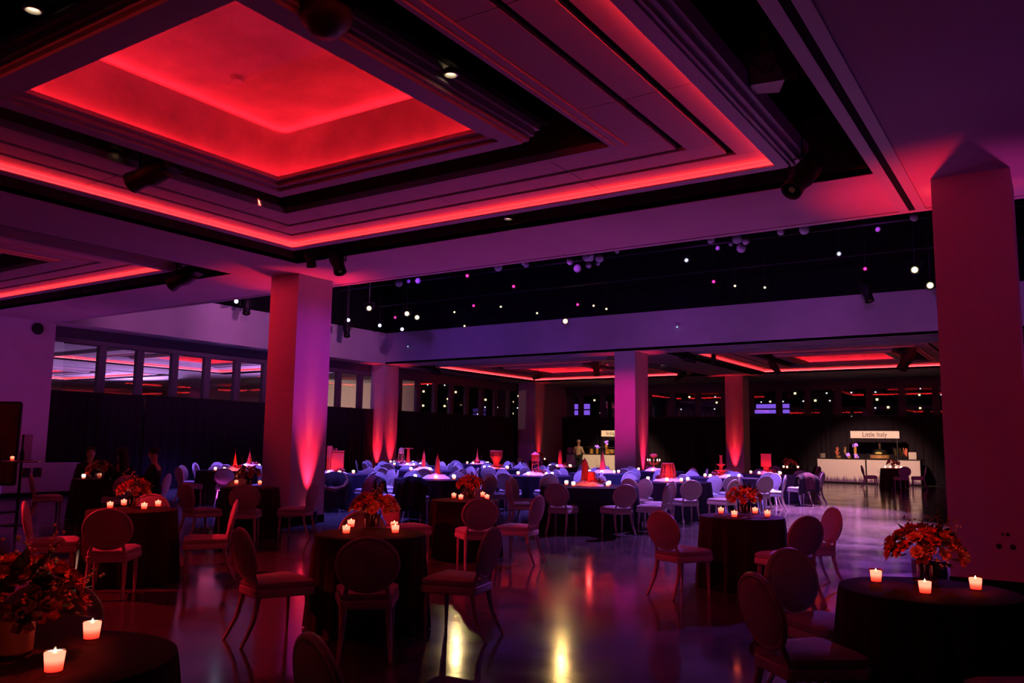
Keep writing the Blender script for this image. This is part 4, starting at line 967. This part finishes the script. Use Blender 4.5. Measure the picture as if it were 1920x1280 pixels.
# loudspeakers, sensors
sp = thing('loudspeaker', 'cream wedge loudspeaker hung in the tray slot', 'loudspeaker', on(1432, 140, 'z', 4.95), math.radians(25))
MB().add([(-.13, -.1, -.14), (.16, -.14, -.12), (.16, .14, -.12), (-.13, .1, -.14), (-.16, -.12, .08), (.05, -.17, .17), (.05, .17, .17), (-.16, .12, .08)], [(0, 3, 2, 1), (4, 5, 6, 7), (0, 1, 5, 4), (1, 2, 6, 5), (2, 3, 7, 6), (3, 0, 4, 7)]).obj('cabinet', 'cream_plastic', sp)
MB().box((-.04, -.04, .10), (.04, .04, .40)).obj('bracket', 'cream_plastic', sp); MB().add([(.165, -.12, -.1), (.165, .12, -.1), (.07, .14, .15), (.07, -.14, .15)], [(0, 1, 2, 3)]).obj('grille', 'plaster', sp)
MB().tube([(.07*math.cos(a), -.150, .02+.07*math.sin(a)) for a in [k*PI/6+PI for k in range(7)]], .005, 5).obj('dial', 'black_plastic', sp)
sp = thing('horn_loudspeaker', 'big black rounded loudspeaker beside the glowing coffer', 'loudspeaker', on(612, 22, 'z', 4.72))
MB().lathe([(.0, -.20), (.10, -.18), (.19, -.08), (.21, .05), (.15, .16), (.05, .2)], n=22).obj('shell', 'black_plastic', sp, True); MB().tube([(0, 0, .2), (0, 0, .9)], .02, 8).obj('hanger', 'dark_metal', sp)
for px, py, lab in ((767, 647, 'small white wall sensor above the window corner column'), (1271, 610, 'small white wall sensor in the middle of the far beam')):
    p = on(px, py, 'y', YF); t = thing('wall_sensor', lab, 'sensor', p)
    MB().lathe([(.09, 0), (.09, .03), (.06, .07), (0, .08)], n=16, cap=False).xf(Matrix.Rotation(PI/2, 4, 'X')).obj('housing', 'plaster', t, True); MB().ball((0, -.07, -.06), .018, 6, 5).obj('indicator', 'indicator', t)
p = on(70, 616, 'x', -22.9); t = thing('wall_speaker', 'round black speaker grille high on the violet wall', 'speaker', p)
MB().lathe([(.15, 0), (.15, .02), (.12, .03), (0, .035)], n=22, cap=False).xf(Matrix.Rotation(PI/2, 4, 'Y')).obj('grille', 'black_plastic', t, True); MB().tube([(.022, .15*math.cos(2*PI*k/20), .15*math.sin(2*PI*k/20)) for k in range(20)], .012, 6, True).obj('rim', 'dark_metal', t)

# ================================================================== BESIDE THE VIOLET WALL
b0 = on(30, 984, 'z', 0); zt = 1.12
t = thing('high_table', 'tall thin pedestal table with a round glass top by the violet wall', 'table', b0)
MB().lathe([(.24, 0), (.24, .012), (.03, .03)], n=26).obj('base', 'dark_metal', t); MB().lathe([(.025, .02), (.025, zt-.03)], n=12).obj('pole', 'dark_metal', t, True); MB().lathe([(.30, zt-.03), (.305, zt-.015), (.30, zt)], n=30).obj('top', 'steel', t)
t = thing('menu_holder', 'reddish acrylic panel standing on the tall pedestal table', 'menu holder', (b0.x+.02, b0.y+.05, zt), math.radians(25))
MB().box((-.11, -.004, .012), (.11, .004, .46)).obj('panel', 'vase_glass', t); MB().box((-.12, -.05, 0), (.12, .05, .012)).obj('foot', 'black_plastic', t)
t = thing('bottle', 'tall black slim bottle on the pedestal table', 'bottle', (b0.x+.10, b0.y-.05, zt)); MB().lathe([(.035, 0), (.04, .01), (.04, .13), (.018, .2), (.016, .42)], n=14).obj('glass', 'black_plastic', t, True); MB().lathe([(.018, .42), (.018, .45)], n=10).obj('cap', 'dark_metal', t)
votive(Vector((b0.x-.12, b0.y-.1, zt)), 'tall pedestal table', True)
c0 = on(68, 921, 'z', 0)
t = thing('white_cabinet', 'low white cabinet standing against the violet wall', 'cabinet', (-22.62, c0.y-.9, 0))
MB().box((-.22, -1.0, .1), (.22, 1.0, .86)).obj('body', 'plaster', t); MB().box((-.20, -.98, 0), (.18, .98, .1)).obj('plinth', 'black_paint', t)
for j in range(2): MB().box((.22, -.55+j*.28, .50), (.232, -.33+j*.28, .74)).obj('vent', 'black_plastic', t)
for j in range(3): MB().box((.22, -.98+j*.66, .12), (.226, -.34+j*.66, .84)).obj('door', 'plaster', t)
m0 = on(2, 900, 'z', .6)
m0 = on(-12, 960, 'z', 0)
t = thing('standing_display', 'tall dark framed display panel at the edge of the violet wall', 'display', (m0.x, m0.y, 0), math.radians(25))
def rr(w_, h, r): return [(sx*(w_-r)+r*math.cos(a), sz*(h-r)+r*math.sin(a)) for sx, sz, a0 in ((1, 1, 0), (-1, 1, PI/2), (-1, -1, PI), (1, -1, 3*PI/2)) for a in [a0+PI/2*k/5 for k in range(6)]]
def slabxz(b, pts, y0, y1, zc): n = len(pts); return b.add([(x, y0, z+zc) for x, z in pts]+[(x, y1, z+zc) for x, z in pts], [tuple(range(n)), tuple(range(2*n-1, n-1, -1))]+[(k, (k+1) % n, n+(k+1) % n, n+k) for k in range(n)])
slabxz(MB(), rr(.42, .86, .07), 0, .05, 1.40).obj('frame', 'dark_metal', t); slabxz(MB(), rr(.38, .82, .05), -.004, 0, 1.40).obj('screen', 'brown_wood', t); MB().box((-.3, -.2, 0), (.3, .25, .02)).obj('foot', 'dark_metal', t); MB().box((-.04, 0, .02), (.04, .05, .56)).obj('stand', 'dark_metal', t)
